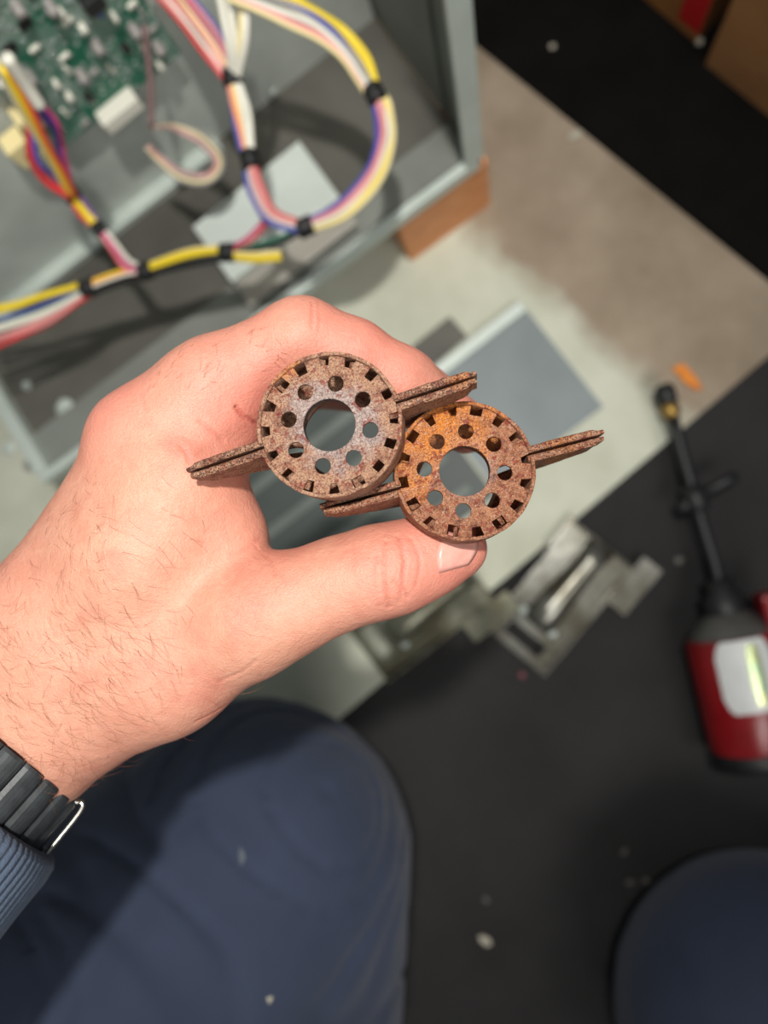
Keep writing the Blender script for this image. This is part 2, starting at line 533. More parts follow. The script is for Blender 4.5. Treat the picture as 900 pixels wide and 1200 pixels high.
pc = G(953, 373, 0.004)
pe = (G(560, 55, 0.004) - pc).normalized()      # along the far edge, up-left
pf = (G(380, 857, 0.004) - pc).normalized()     # along the near edge, down-left
pin = -(pf - pe * pf.dot(pe)).normalized()
M['pad'] = mat_pad(G(640, 345, 0.004), pin)
pad = prism('concrete_pad', [p.xy for p in (pc, pc + pe * 1.3, pc + pe * 1.3 + pf * 1.25, pc + pf * 1.25)], 0.0, 0.004, M['pad'])
tag(pad, 'pale dusty concrete pad under the grey cabinet', 'concrete pad')

qo = -(pf - pe * pf.dot(pe)).normalized()        # outward past the far edge
ma = pc + qo * 0.002 - pe * 0.02
mat_o = prism('black_mat', [p.xy for p in (ma, ma + pe * 1.1, ma + pe * 1.1 + qo * 0.75, ma + qo * 0.75)], 0.0, 0.003, M['black_mat'])
tag(mat_o, 'pitch-black floor mat along the far edge of the concrete pad', 'mat')

# ------------------------------------------------------------------ grey cabinet on its block
ZB = 0.095
K = G(560, 190, ZB)
cu = G(350, 345, ZB) - K; cu.z = 0; cu.normalize()
cv = Vector((-cu.y, cu.x, 0))
if cv.dot(G(400, 0, ZB) - K) < 0:
    cv = -cv
CF = (cu, cv, Vector((0, 0, 1)))
def cuv(p):
    d = p - K
    return d.dot(cu), d.dot(cv)
DW = cuv(G(185, 218, ZB))[1]                    # depth of the board panel
UW = 0.445
K0 = Vector((K.x, K.y, 0))
cab = empty('furnace_cabinet', K0, 'open grey sheet-metal cabinet resting on a wooden block', 'cabinet')
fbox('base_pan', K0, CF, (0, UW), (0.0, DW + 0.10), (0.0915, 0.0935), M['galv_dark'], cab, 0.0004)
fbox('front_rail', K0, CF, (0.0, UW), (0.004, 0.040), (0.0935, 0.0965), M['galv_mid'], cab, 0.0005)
fbox('front_lip', K0, CF, (0.0, UW), (-0.003, 0.004), (0.0895, 0.104), M['galv_light'], cab, 0.0008)
fbox('side_lip', K0, CF, (UW - 0.012, UW), (0.004, DW), (0.0935, 0.106), M['galv_light'], cab, 0.0008)
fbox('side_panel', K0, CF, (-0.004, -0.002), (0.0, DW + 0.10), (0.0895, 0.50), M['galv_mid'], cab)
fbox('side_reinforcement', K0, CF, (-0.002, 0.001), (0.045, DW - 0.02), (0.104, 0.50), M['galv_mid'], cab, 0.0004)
fbox('corner_post', K0, CF, (-0.004, 0.012), (-0.003, 0.001), (0.104, 0.50), M['galv_light'], cab, 0.0005)
fbox('post_return', K0, CF, (-0.002, 0.001), (0.001, 0.012), (0.104, 0.50), M['galv'], cab, 0.0004)
fbox('board_panel', K0, CF, (0.0, UW), (DW, DW + 0.002), (0.0935, 0.50), M['galv'], cab)
fbox('panel_flange', K0, CF, (0.16, UW), (DW - 0.012, DW), (0.0935, 0.101), M['galv_light'], cab, 0.0006)
# marks of plaster dust and a screw on the base pan are small raised flakes
for i, (px, py, r) in enumerate(((31, 452, .004), (76, 478, .008), (68, 515, .004), (10, 525, .006), (318, 105, .004), (310, 98, .003))):
    c = G(px, py, 0.0935 if i < 4 else 0.10)
    vs, fs = lathe_geo([(r * 1.05, 0), (r, .0006), (r * .5, .0012), (0.0001, .0013)], 10, c, XYZ)
    o = mesh_obj('dust_fleck', vs, fs, M['galv_light'], None, True)
    names = ['round pale fleck beside the wire harness at the left edge', 'largest pale fleck on the cabinet base beside the knuckle', 'small pale fleck between the larger flecks beside the wrist',
             'pale fleck at the left edge above the cabinet side lip', 'bright screw dot beneath the bundled white wires', 'smaller bright dot beside the screw dot under the wires']
    tag(o, names[i], 'fleck', 'pale flecks in the cabinet')

# pine block under the corner
bk = empty('wood_block', K0 + cu * 0.03)
tag(bk, 'orange-brown pine block propping up the cabinet corner', 'wood block')
b0 = cuv(G(465, 265, 0.089))
u1 = b0[0]; v0 = min(b0[1], 0.0) - 0.001
bl = fbox('block', K0, CF, (u1 - 0.088, u1), (v0, v0 + 0.060), (0.0, 0.089), M['wood'], bk, 0.003)

# pale plate lying in the cabinet
pp = [G(225, 265, 0.12), G(345, 168, 0.12), G(428, 240, 0.12), G(298, 348, 0.12)]
pu = (pp[1] - pp[0]).normalized(); pvv = (pp[3] - pp[0]); pv = (pvv - pu * pvv.dot(pu)).normalized()
PL = ((pp[1] - pp[0]).length + (pp[2] - pp[3]).length) / 2
PV = pvv.dot(pv)
P0 = Vector((pp[0].x, pp[0].y, 0))
plate = empty('cover_plate', P0 + Vector((0, 0, .0935)), 'pale rectangular cover plate lying under the looped wires', 'plate')
PF = (pu, pv, Vector((0, 0, 1)))
fbox('plate_top', P0, PF, (0, PL), (0, PV * 0.72), (0.116, 0.119), M['plate_pale'], plate, 0.0006)
fbox('plate_step', P0, PF, (0, PL), (PV * 0.72, PV), (0.108, 0.111), M['plate_tan'], plate, 0.0006)
fbox('plate_riser', P0, PF, (0, PL), (PV * 0.72 - 0.002, PV * 0.72), (0.111, 0.116), M['plate_pale'], plate)
for s in (0.004, PL - 0.008):
    fbox('plate_foot', P0, PF, (s, s + 0.004), (0.004, PV - 0.004), (0.0935, 0.108), M['plate_tan'], plate)

# ------------------------------------------------------------------ control board on its panel
def wallpt(px, py, off=0.0):
    r = ray(px, py)
    n = cv
    t = ((K + cv * (DW - off)) - CAM).dot(n) / r.dot(n)
    return CAM + r * t
wb = wallpt(215, 66, 0.014); wa = wallpt(72, 170, 0.014)
ub, ua = cuv(wb)[0], cuv(wa)[0]
zb = (wb.z + wa.z) / 2
B0 = K0 + cv * (DW - 0.014) + cu * ub + Vector((0, 0, zb))
BW, BH = ua - ub, 0.15
BF = (cu, Vector((0, 0, 1)), -cv)              # along, up, out of the board
pcb = empty('control_board', B0, 'green circuit board crowded with small components on the cabinet panel', 'circuit board')
fbox('board', B0, BF, (0, BW), (0, BH), (-0.0016, 0.0), M['pcb'], pcb)
for a, b in ((0.006, 0.006), (BW - 0.006, 0.006)):
    lathe('standoff', [(0.003, -0.0125), (0.003, -0.0016)], 8, B0 + cu * a + Vector((0, 0, b)), (cu, Vector((0, 0, 1)), -cv), M['galv'], pcb)
comp = {'relay': ((0.013, 0.010, 0.010), 'black'), 'chip': ((0.008, 0.005, 0.002), 'black'), 'capacitor': ((0.0035, 0, 0.009), 'grey'),
        'resistor': ((0.007, 0.0022, 0.0024), 'grey'), 'solder_dot': ((0.0011, 0, 0.0012), 'solder'), 'terminal': ((0.004, 0.003, 0.006), 'white')}
M['solder'] = plain('solder', (200, 206, 204), 0.2, 0.8)
placed = []
def free(a, b, r):
    if a < r or b < r or a > BW - r or b > BH - r: return False
    return all((a - p[0]) ** 2 + (b - p[1]) ** 2 > (r + p[2]) ** 2 for p in placed)
fbox('connector', B0, BF, (BW * 0.40, BW * 0.40 + 0.030), (-0.004, 0.008), (0.0, 0.012), WC['white'], pcb, 0.0012)
placed.append((BW * 0.40 + 0.015, 0.002, 0.017))
rr = random.Random(3)
for kind, cnt in (('relay', 1), ('chip', 8), ('capacitor', 12), ('terminal', 10), ('resistor', 26), ('solder_dot', 150)):
    (sx, sy, sz), mt = comp[kind]
    made = 0
    for _ in range(500):
        if made >= cnt: break
        a, b = rr.uniform(0, BW), rr.uniform(0, BH)
        r = 0.5 * math.hypot(sx, sy or sx * 2) if sy else sx
        if not free(a, b, r): continue
        placed.append((a, b, r)); made += 1
        mm = WC[rr.choice(['grey', 'white', 'blue'])] if kind == 'resistor' else (M['solder'] if mt == 'solder' else WC[mt])
        if sy:
            ax = BF if rr.random() < .6 else (BF[1], BF[0], BF[2])
            cc = B0 + BF[0] * a + BF[1] * b
            fbox(kind, cc, ax, (-sx / 2, sx / 2), (-sy / 2, sy / 2), (0, sz), mm, pcb, min(sx, sy, sz) * 0.15)
        else:
            cc = B0 + BF[0] * a + BF[1] * b
            lathe(kind, [(sx, 0), (sx, sz * .8), (sx * .8, sz), (0.00005, sz)], 8, cc, BF, mm, pcb)

# tan plug housings by the board's corner
tp = empty('plug_housing', wallpt(35, 170, 0.03), 'tan plug housing at the end of the thick wire ribbon', 'plug')
for (px, py, s, h) in ((24, 172, 0.008, 0.022), (30, 138, 0.006, 0.016)):
    c = wallpt(px, py, 0.012)
    fbox('plug_body', c, BF, (-s, s), (-h / 2, h / 2), (-0.006, 0.008), WC['cream'], tp, 0.0015)
c = wallpt(34, 180, 0.014)
fbox('plug_face', c, BF, (-0.004, 0.004), (-0.009, 0.009), (-0.004, 0.006), WC['white'], tp, 0.0008)

# ------------------------------------------------------------------ wire harness
har = empty('wire_harness', G(170, 318, ZB), 'loom of coloured wires with black tape bands looping across the cabinet', 'wire harness')
def bundle(parent, pts, wires, rad=0.0012, n=7, flip=1):
    """pts: (px, py, z, half_spread_mm); wires: (colour, across -1..1, up -1..1[, radius factor])"""
    ctr = catmull([G(p[0], p[1], p[2]) for p in pts], n)
    spr = []
    for i in range(len(pts) - 1):
        for k in range(n):
            t = k / n; t = t * t * (3 - 2 * t)
            spr.append(pts[i][3] * (1 - t) + pts[i + 1][3] * t)
    spr.append(pts[-1][3])
    N = len(ctr)
    for wdef in wires:
        colr, a, b = wdef[:3]
        a *= flip
        rf = wdef[3] if len(wdef) > 3 else 1.0
        path = []
        ph = rr.uniform(0, 6.3)
        for i, c in enumerate(ctr):
            t = (ctr[min(i + 1, N - 1)] - ctr[max(i - 1, 0)]).normalized()
            sd = t.cross(Vector((0, 0, 1))).normalized()
            up = sd.cross(t)
            w = 0.10 * math.sin(i * 0.35 + ph)
            path.append(c + sd * ((a + w) * spr[i] / 1000) + up * ((b + w) * spr[i] / 1000 * 0.6))
        tube('wire', path, rad * rf, WC[colr], parent, 7)
def band(parent, px, py, z, qx, qy, r=0.006, ln=0.008):
    c = G(px, py, z); t = (G(qx, qy, z) - c).normalized()
    sd = t.cross(Vector((0, 0, 1))).normalized()
    lathe('tape_band', [(r * .2, -ln / 2), (r * .9, -ln / 2), (r, -ln * .3), (r * .93, 0), (r, ln * .3), (r * .9, ln / 2), (r * .2, ln / 2)], 14, c, (sd, sd.cross(t), t), M['tape'], parent)
Z1 = 0.21
bundle(har, [(-40, 392, Z1, 16), (40, 368, Z1, 12), (104, 338, Z1, 5)],
       [('yellow', -.95, .1, 1.5), ('yellow', -.7, .2, 1.4), ('blue', -.4, -.3), ('green', -.2, -.4, 1.2), ('black', 0, -.5, 1.2), ('white', .2, .2, 1.5), ('white', .4, .5, 1.3), ('pink', .6, .2, 1.4), ('pink', .8, .1), ('red', 1, 0, 1.2)])
bundle(har, [(104, 338, Z1, 5), (140, 326, Z1, 5.5), (170, 318, Z1, 4.5)],
       [('yellow', -.6, .5, 1.3), ('black', .9, .3, 1.6), ('black', .5, .0, 1.5), ('magenta', -.8, .4), ('white', .1, .9), ('orange', -.3, .8), ('red', .0, .3)])
bundle(har, [(170, 318, Z1, 4.2), (220, 303, Z1, 5.2), (266, 296, Z1, 4.2)],
       [('yellow', -.5, .6, 1.6), ('yellow', -.1, .7, 1.3), ('cream', -.9, .3, 1.4), ('black', .9, .2, 1.8), ('black', .5, .2, 1.6)])
bundle(har, [(266, 296, Z1, 4.2), (300, 297, Z1, 5), (330, 296, Z1, 5)], [('yellow', .6, .4, 1.6), ('cream', .1, .5, 1.2), ('yellow', .95, .1, 1.1)])
bundle(har, [(266, 296, Z1, 3.5), (292, 284, Z1, 4), (312, 262, Z1, 3)], [('red', 0, .2), ('magenta', -.8, .2), ('mauve', .8, .1)])
bundle(har, [(266, 296, Z1, 2.5), (320, 285, Z1, 3), (358, 266, Z1, 3)], [('black', .5, 0, 1.4), ('green', -.6, .1, 1.2)])
# upper run
bundle(har, [(182, -30, .27, 9), (236, 36, .26, 8), (272, 92, .25, 4.5)],
       [('red', -.95, .1), ('pink', -.7, .3), ('white', -.45, .2), ('pink', -.2, .5, 1.2), ('red', .0, .2), ('cream', .25, .4), ('magenta', .5, .2), ('pink', .75, .1), ('blue', 1, -.1)], flip=-1)
bundle(har, [(256, -30, .28, 3), (270, 40, .27, 3.2), (273, 92, .25, 2.2)], [('white', -.8, .2, 1.9), ('white', .6, .3, 1.8)])
bundle(har, [(285, -30, .28, 2.6), (286, 40, .27, 2.8), (277, 92, .25, 2.2)], [('white', -.5, .2, 1.9), ('cream', .8, .1, 1.6)])
bundle(har, [(273, 92, .25, 4.5), (284, 138, .245, 6), (293, 187, .24, 4.2)],
       [('blue', -.95, 0, 1.2), ('pink', -.6, .4, 1.4), ('orange', -.3, .5, 1.2), ('cream', .0, .6, 1.3), ('white', .35, .5, 1.6), ('white', .75, .3, 1.5)], flip=-1)
bundle(har, [(293, 187, .24, 4.2), (301, 220, .23, 5.5), (318, 253, .22, 5), (357, 266, Z1, 4)],
       [('blue', -.95, 0, 1.2), ('purple', -.6, .1), ('white', -.3, .4, 1.3), ('pink', .1, .6, 1.6), ('pink', .5, .4, 1.2), ('red', .85, .1, .9)], flip=-1)
bundle(har, [(357, 266, Z1, 4), (402, 246, .215, 6), (436, 208, .22, 6), (451, 165, .23, 6), (449, 130, .24, 5), (439, 110, .245, 4.2)],
       [('cream', .95, .1, 1.5), ('yellow', .6, .3, 1.3), ('white', .3, .5, 1.4), ('pink', -.1, .5, 1.5), ('pink', -.4, .4), ('purple', -.7, .1), ('blue', -.95, 0, 1.2)])
bundle(har, [(439, 110, .245, 4.2), (418, 72, .255, 6.5), (382, 36, .265, 7.5), (335, 10, .275, 8), (270, -14, .285, 8)],
       [('yellow', .95, .1, 1.6), ('yellow', .65, .3, 1.4), ('blue', .3, .1, 1.4), ('grey', .0, .4, 1.3), ('white', -.35, .4, 1.5), ('pink', -.65, .2, 1.3), ('cream', -.95, .1, 1.3)])
# thick ribbon by the board
bundle(har, [(4, 76, .335, 5), (38, 138, .30, 6), (64, 188, .265, 6), (84, 226, .235, 4.2)],
       [('white', -1.1, .2, 1.9), ('cream', -.65, .4, 1.9), ('cream', -.2, .4, 1.7), ('yellow', .22, .35, 1.7), ('orange', .62, .1, 1.5), ('red', .95, -.2, 1.0)], flip=-1)
bundle(har, [(8, 66, .345, 1.5), (30, 98, .325, 1.5), (48, 124, .31, 1.5)], [('white', 0, .3, 3.0)])
bundle(har, [(36, 148, .285, 2.5), (40, 186, .265, 4), (60, 212, .245, 4), (84, 228, .232, 3)], [('red', -.8, .2, 1.6), ('red', -.1, .3, 1.4), ('purple', .9, 0, 1.4), ('blue', 1.3, -.2, 1.2)], flip=-1)
bundle(har, [(50, 128, .285, 3), (68, 152, .27, 4), (74, 190, .25, 4), (84, 226, .232, 3)], [('purple', -.8, .2, 1.5), ('blue', -.2, .2, 1.4), ('magenta', .6, .1, 1.2)], flip=-1)
bundle(har, [(84, 228, .225, 3.6), (100, 249, .222, 4.2), (117, 268, .218, 3)], [('yellow', -.3, .5, 1.6), ('yellow', .3, .4, 1.5), ('purple', -.9, 0), ('red', .9, 0)])
bundle(har, [(117, 268, .218, 3), (136, 292, .214, 4), (152, 312, .212, 4), (172, 318, Z1, 3)], [('white', .7, .3, 1.4), ('magenta', -.1, .5, 1.5), ('pink', -.6, .3, 1.3), ('red', -.9, 0)], flip=-1)
for a in ((104, 338, Z1, 150, 322, .0068, .010), (171, 318, Z1, 220, 303, .0066, .009), (267, 296, Z1, 300, 294, .0066, .010), (358, 266, Z1, 395, 250, .0068, .011),
          (272, 92, .25, 280, 130, .0064, .010), (293, 187, .24, 299, 215, .0064, .010), (439, 110, .245, 428, 90, .0066, .011), (84, 228, .225, 100, 250, .0062, .009), (117, 269, .218, 130, 286, .0052, .008)):
    band(har, *a)
# thin grey cable with its looped ribbon
rib = empty('ribbon_cable', G(178, 140, ZB), 'thin mauve cable with a pale looped ribbon hanging before the board', 'cable')
tube('cable', catmull([G(165, -20, .26), G(170, 40, .25), (G(176, 95, .235)), G(178, 150, .22)], 6), 0.0019, WC['mauve'], rib)
bundle(rib, [(178, 150, .22, 1.5), (205, 150, .2, 3), (238, 166, .19, 4), (257, 190, .185, 4), (244, 209, .185, 4), (214, 206, .19, 4), (186, 186, .2, 3), (172, 172, .21, 2)],
       [('grey', -.9, .1), ('cream', -.4, .2), ('grey', .0, .2), ('pink', .4, .2), ('grey', .9, .1)], 0.0011, 6)

# ------------------------------------------------------------------ sheets on the pad
A0 = G(612, 354, 0.012); su = G(440, 488, 0.012) - A0; SL = 0.118; su.z = 0; su.normalize()
sv = Vector((-su.y, su.x, 0))
if sv.dot(G(735, 452, 0.012) - A0) < 0: sv = -sv
SWD = (G(735, 455, 0.012) - A0).dot(sv)
SF = (su, sv, Vector((0, 0, 1)))
S0 = Vector((A0.x, A0.y, 0))
sh = empty('sheet_panel', S0, 'blue-grey sheet-metal panel with a bright folded edge on the pad', 'sheet panel')
fbox('panel_face', S0, SF, (0, SL), (0, SWD), (0.0042, 0.0058), M['sheet_blue'], sh)
fbox('folded_edge', S0, SF, (0.002, SL), (-0.002, 0.0085), (0.0058, 0.016), M['galv_light'], sh, 0.0008)
dp = empty('shadow_plate', S0 + su * 0.122, 'added dark ribbed plate standing in for the hand shadow and unclear parts beneath the hand', 'plate')  # added plate, its dark colour stands for the hand's shadow on the pad
fbox('shadow_sheet', S0, SF, (0.121, 0.345), (-0.05, 0.122), (0.0042, 0.0075), M['hand_shadow'], dp, 0.0006)
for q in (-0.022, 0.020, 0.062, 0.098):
    fbox('shadow_rib', S0, SF, (0.135, 0.335), (q, q + 0.010), (0.0075, 0.0105), M['hand_shadow_rib'], dp, 0.0008)
t0 = [G(p[0], p[1], 0.006) for p in ((482, 407), (527, 371), (548, 394), (503, 432))]
tabm = prism('steel_offcut', [p.xy for p in t0], 0.0042, 0.0065, M['galv_dark'], None, 0.0004)
tag(tabm, 'small dark grey steel offcut beside the folded panel edge', 'offcut')

# ------------------------------------------------------------------ spare burners on the carpet
def spare_burner(label, steel):
    """local frame: x along, y across, z up; x = 0 at the end with the slot"""
    t = empty('spare_burner', (0, 0, 0), label, 'burner', 'spare burners on the floor')
    L, Wd = 0.120, 0.066
    o = Vector((0, 0, 0))
    cx = lambda *a: fbox(*a, local=True)
    # deck with the slot left open at the near end
    cx('deck', o, XYZ, (0.020, L), (-Wd / 2, Wd / 2), (0.010, 0.0115), steel, t, 0.0003)
    cx('deck_end', o, XYZ, (0.0, 0.008), (-Wd / 2, Wd / 2), (0.010, 0.0115), steel, t, 0.0003)
    for s in (-1, 1):
        cx('deck_arm', o, XYZ, (0.008, 0.020), tuple(sorted((s * Wd / 2, s * (Wd / 2 - 0.014)))), (0.010, 0.0115), steel, t, 0.0003)
        cx('side_flange', o, XYZ, (0.0, L * 0.80), tuple(sorted((s * Wd / 2, s * (Wd / 2 - 0.002)))), (0.0, 0.017 if s < 0 else 0.012), steel, t, 0.0003)
    cx('end_flange', o, XYZ, (-0.001, 0.001), (-Wd / 2, Wd / 2), (0.0, 0.0115), steel, t, 0.0003)
    # raised half tube
    vs, fs = [], []
    prof = [(0.030, 0.011), (0.036, 0.0145), (0.05, 0.0140), (0.08, 0.0115), (0.100, 0.0105), (L, 0.0125)]
    n = 14
    for x, r in prof:
        for k in range(n + 1):
            a = math.pi * k / n
            vs.append((x, r * math.cos(a), 0.0115 + r * math.sin(a) * 0.9))
    for i in range(len(prof) - 1):
        for k in range(n):
            q = i * (n + 1) + k
            fs.append((q, q + 1, q + n + 2, q + n + 1))
    ht = mesh_obj('half_tube', vs, fs, steel, t, True, True)
    sm = ht.modifiers.new('s', 'SOLIDIFY'); sm.thickness = 0.001; sm.offset = 1
    cx('wing', o, XYZ, (L - 0.036, L + 0.014), (-0.052, -0.032), (0.0115, 0.013), steel, t, 0.0003)
    cx('wing', o, XYZ, (L - 0.030, L + 0.004), (0.032, 0.037), (0.0115, 0.013), steel, t, 0.0003)
    cx('head_plate', o, XYZ, (L - 0.001, L + 0.001), (-0.034, 0.034), (0.0, 0.020), steel, t, 0.0006)
    for y in (-0.008, 0.009):
        lathe('rivet', [(0.0042, 0.0115), (0.0038, 0.0138), (0.0018, 0.0152), (0.0001, 0.0155)], 10, Vector((0.033, y * 1.9, 0)), XYZ, M['galv_light'], t, True)
    return t
def place(o, px0, py0, px1, py1, z):
    a, b = G(px0, py0, z), G(px1, py1, z)
    d = b - a
    o.location = (a.x, a.y, z)
    o.rotation_euler = (0, 0, math.atan2(d.y, d.x))
    WLOC[o.name] = o.location.copy()
def copy_tree(o):
    c = o.copy(); COL.objects.link(c)
    for ch in list(o.children):
        k = ch.copy(); COL.objects.link(k); k.parent = c
    return c
sb = spare_burner('shiny steel burner lying alone on the black carpet', M['dirty_steel'])
place(sb, 603, 760, 722, 618, 0.001)
sb2 = spare_burner('olive-stained steel burner on the pad edge beneath the thumb', M['dirty_steel_olive'])
place(sb2, 432, 762, 578, 648, 0.0045)

# ------------------------------------------------------------------ red canister with its lance
ca = G(856, 742, 0.036); cb = G(888, 880, 0.036)
cax = (cb - ca); cax.z = 0; CLN = cax.length; cax.normalize()
csd = cax.cross(Vector((0, 0, 1))); CUP = Vector((0, 0, 1))
CN = (csd, CUP, cax)
if csd.cross(CUP).dot(cax) < 0: CN = (-csd, CUP, cax)
can = empty('red_canister', Vector((ca.x, ca.y, 0)), 'red canister with a white label and long black lance on the carpet', 'canister')
R0 = 0.036
lathe('can_body', [(0.030, -0.003), (R0, 0.004), (R0, CLN - 0.008), (R0 * .96, CLN - 0.004), (0.001, CLN - 0.004)], 40, ca, CN, M['red_can'], can)
lathe('base_ring', [(R0 * .97, CLN - 0.006), (R0 * 1.02, CLN - 0.003), (R0 * 1.02, CLN + 0.006), (R0 * .9, CLN + 0.008), (0.001, CLN + 0.006)], 40, ca, CN, M['black_rubber'], can)
lathe('shoulder', [(0.033, 0.0), (0.029, -0.006), (0.020, -0.014), (0.015, -0.018)], 32, ca, CN, M['can_grey'], can)
lathe('valve', [(0.017, -0.018), (0.017, -0.03), (0.012, -0.034), (0.012, -0.044), (0.001, -0.045)], 20, ca, CN, M['black_rubber'], can)
def wrap(name, a0, a1, h0, h1, r, mat, parent, n=14):
    vs, fs = [], []
    ring = [(h0 + 0.006, 0.12), (h0, 0.18), (h0 + 0.004, 0.1)]
    for j in range(2):
        for k in range(n + 1):
            a = a0 + (a1 - a0) * k / n
            e = min(k, n - k) / n
            c = 0.012 * max(0, 1 - e / 0.16) ** 2
            h = h0 + c if j == 0 else h1 - c
            for rr_ in (r, r + 0.0005):
                vs.append(ca + CN[0] * (rr_ * math.cos(a)) + CN[1] * (rr_ * math.sin(a)) + cax * h)
    m = 2 * (n + 1)
    for k in range(n):
        a, b = 2 * k, 2 * k + 2
        fs += [(a + 1, b + 1, b + m + 1, a + m + 1), (a, a + m, b + m, b), (a, b, b + 1, a + 1), (a + m, a + m + 1, b + m + 1, b + m)]
    fs += [(0, 1, m + 1, m), (2 * n, 2 * n + m, 2 * n + m + 1, 2 * n + 1)]
    return mesh_obj(name, vs, fs, mat, parent, False)
lab = wrap('label', math.radians(60), math.radians(128), 0.0, CLN - 0.040, R0 + 0.0002, M['label_white'], can)
sgn = 1 if CN[0].x > 0 else -1
wrap('foil_strip', math.radians(76 if sgn > 0 else 90), math.radians(92 if sgn > 0 else 104), 0.004, CLN - 0.046, R0 + 0.0008, M['label_foil'], can, 6)
ha = G(908, 728, 0.045)
fbox('trigger_handle', ha, (csd, cax, CUP), (-0.010, 0.010), (-0.024, 0.024), (-0.012, 0.016), M['red_can'], can, 0.004)
l0 = ca - cax * 0.040; l1 = G(787, 486, 0.030)
tube('lance', catmull([l0, l0 - cax * 0.02, l0.lerp(l1, .4), l1], 6), 0.0052, M['black_rubber'], can, 10)
ld = (l1 - l0).normalized(); ls = ld.cross(CUP).normalized()
LX = (ls, CUP.cross(ls).cross(ls) * -1, ld)
LX = (ls, ls.cross(ld) * -1, ld)
lathe('brass_tip', [(0.0052, -.003), (0.0078, 0.0), (0.0078, 0.008), (0.006, 0.010)], 16, l1, LX, M['brass'], can)
lathe('nozzle', [(0.006, 0.009), (0.0085, 0.011), (0.0085, 0.022), (0.006, 0.026), (0.001, 0.026)], 16, l1, LX, M['black_rubber'], can)
lk = G(781, 580, 0.03)
lathe('lance_knob', [(0.001, -.012), (0.009, -.011), (0.010, 0), (0.009, .011), (0.001, .012)], 16, l0.lerp(l1, .5), LX, M['black_rubber'], can)
tube('side_arm', [l0.lerp(l1, .5), l0.lerp(l1, .56) + ls * 0.028, l0.lerp(l1, .57) + ls * 0.036], 0.0045, M['black_rubber'], can)
tube('side_arm', [l0.lerp(l1, .5), l0.lerp(l1, .46) - ls * 0.016], 0.0055, M['black_rubber'], can)

# ------------------------------------------------------------------ cartons at the far corner
def carton(c0, c1, depth, h, mat, label, name='cardboard_box'):
    """front base edge from c0 to c1, extending away from the camera foot"""
    u = (c1 - c0); u.z = 0; L = u.length; u.normalize()
    v = Vector((-u.y, u.x, 0))
    if v.dot(c0) < 0: v = -v
    fr = (u, v, Vector((0, 0, 1)))
    t = empty(name, c0, label, 'box', 'cardboard boxes at the far corner')
    th = 0.004
    fbox('box_side', c0, fr, (0, L), (0, th), (0, h), mat, t, 0.0008)
    fbox('box_side', c0, fr, (0, L), (depth - th, depth), (0, h), mat, t, 0.0008)
    fbox('box_side', c0, fr, (0, th), (th, depth - th), (0, h), mat, t, 0.0008)
    fbox('box_side', c0, fr, (L - th, L), (th, depth - th), (0, h), mat, t, 0.0008)
    fbox('box_bottom', c0, fr, (th, L - th), (th, depth - th), (0, th), mat, t)
    for a, b in ((0.0, depth / 2 - 0.0005), (depth / 2 + 0.0005, depth)):
        fbox('box_flap', c0, fr, (0, L), (a, b), (h, h + th), mat, t, 0.0008)
    return t, fr
bx1, f1 = carton(G(826, 76, .003), G(940, 168, .003), 0.22, 0.16, M['cardboard'], 'plain brown cardboard box in the top right corner')
bx2, f2 = carton(G(700, -48, .003), G(815, 50, .003), 0.20, 0.12, M['cardboard_b'], 'ochre cardboard box with a red printed panel behind the plain box')
pr = G(815, 50)
LL = (G(815, 50) - G(700, -48)).length
fbox('red_panel', G(700, -48, .003), f2, (LL * 0.80, LL * 0.995), (-0.0006, 0.0), (0.012, 0.10), M['red_print'], bx2)
wk = G(818, 52, 0)
o = prism('paper_scrap', [(wk.x + dx, wk.y + dy) for dx, dy in ((-.003, -.002), (.002, -.003), (.003, .0015), (-.001, .003))], 0.003, 0.005, M['chip_pale'])
tag(o, 'tiny pale scrap at the foot of the red-printed box', 'scrap')

# ------------------------------------------------------------------ litter on the floor
def flake(px, py, r, mat, label, name='paint_flake', z=0.0, cat='flake', n=6, sq=0.6, rot=0.5):
    c = G(px, py, z)
    pts = []
    for k in range(n):
        a = 2 * math.pi * k / n
        q = r * rr.uniform(.75, 1.15)
        x, y = q * math.cos(a), q * math.sin(a) * sq
        pts.append((c.x + x * math.cos(rot) - y * math.sin(rot), c.y + x * math.sin(rot) + y * math.cos(rot)))
    o = prism(name, pts, z, z + r * 0.35, mat, None, r * 0.08)
    return tag(o, label, cat)
flake(569, 1101, .007, M['chip_pale'], 'largest pale flake on the carpet between the knees', rot=-.5)
flake(570, 1054, .004, M['shoe_dirt'], 'dim grey flake just above the largest pale flake', rot=-.9)
flake(731, 998, .004, M['shoe_dirt'], 'grey flake on the carpet above the right knee', rot=1)
flake(757, 1032, .004, M['shoe_dirt'], 'pale speck touching the shadow of the right knee', rot=.3)
flake(738, 1034, .004, M['shoe_dirt'], 'dim speck left of the pale speck above the knee', rot=.3)
flake(612, 791, .003, M['chip_red'], 'tiny red speck below the shiny burner', sq=1)
flake(795, 657, .004, M['shoe_dirt'], 'grey flake left of the canister lance', sq=1)
flake(647, 55, .003, M['chip_pale'], 'single pale speck on the pitch-black mat', sq=1, z=.003)
flake(674, 160, .007, M['chip_pale'], 'pale flake on the far edge of the pad', z=.004)
flake(808, 446, .012, M['orange_bit'], 'bright orange flake on the pad near the lance tip', z=.004, n=8, sq=.5, rot=-.75)
flake(799, 434, .008, M['orange_bit'], 'small orange crumb touching the bright orange flake', z=.004, n=7, sq=.6, rot=-.4)

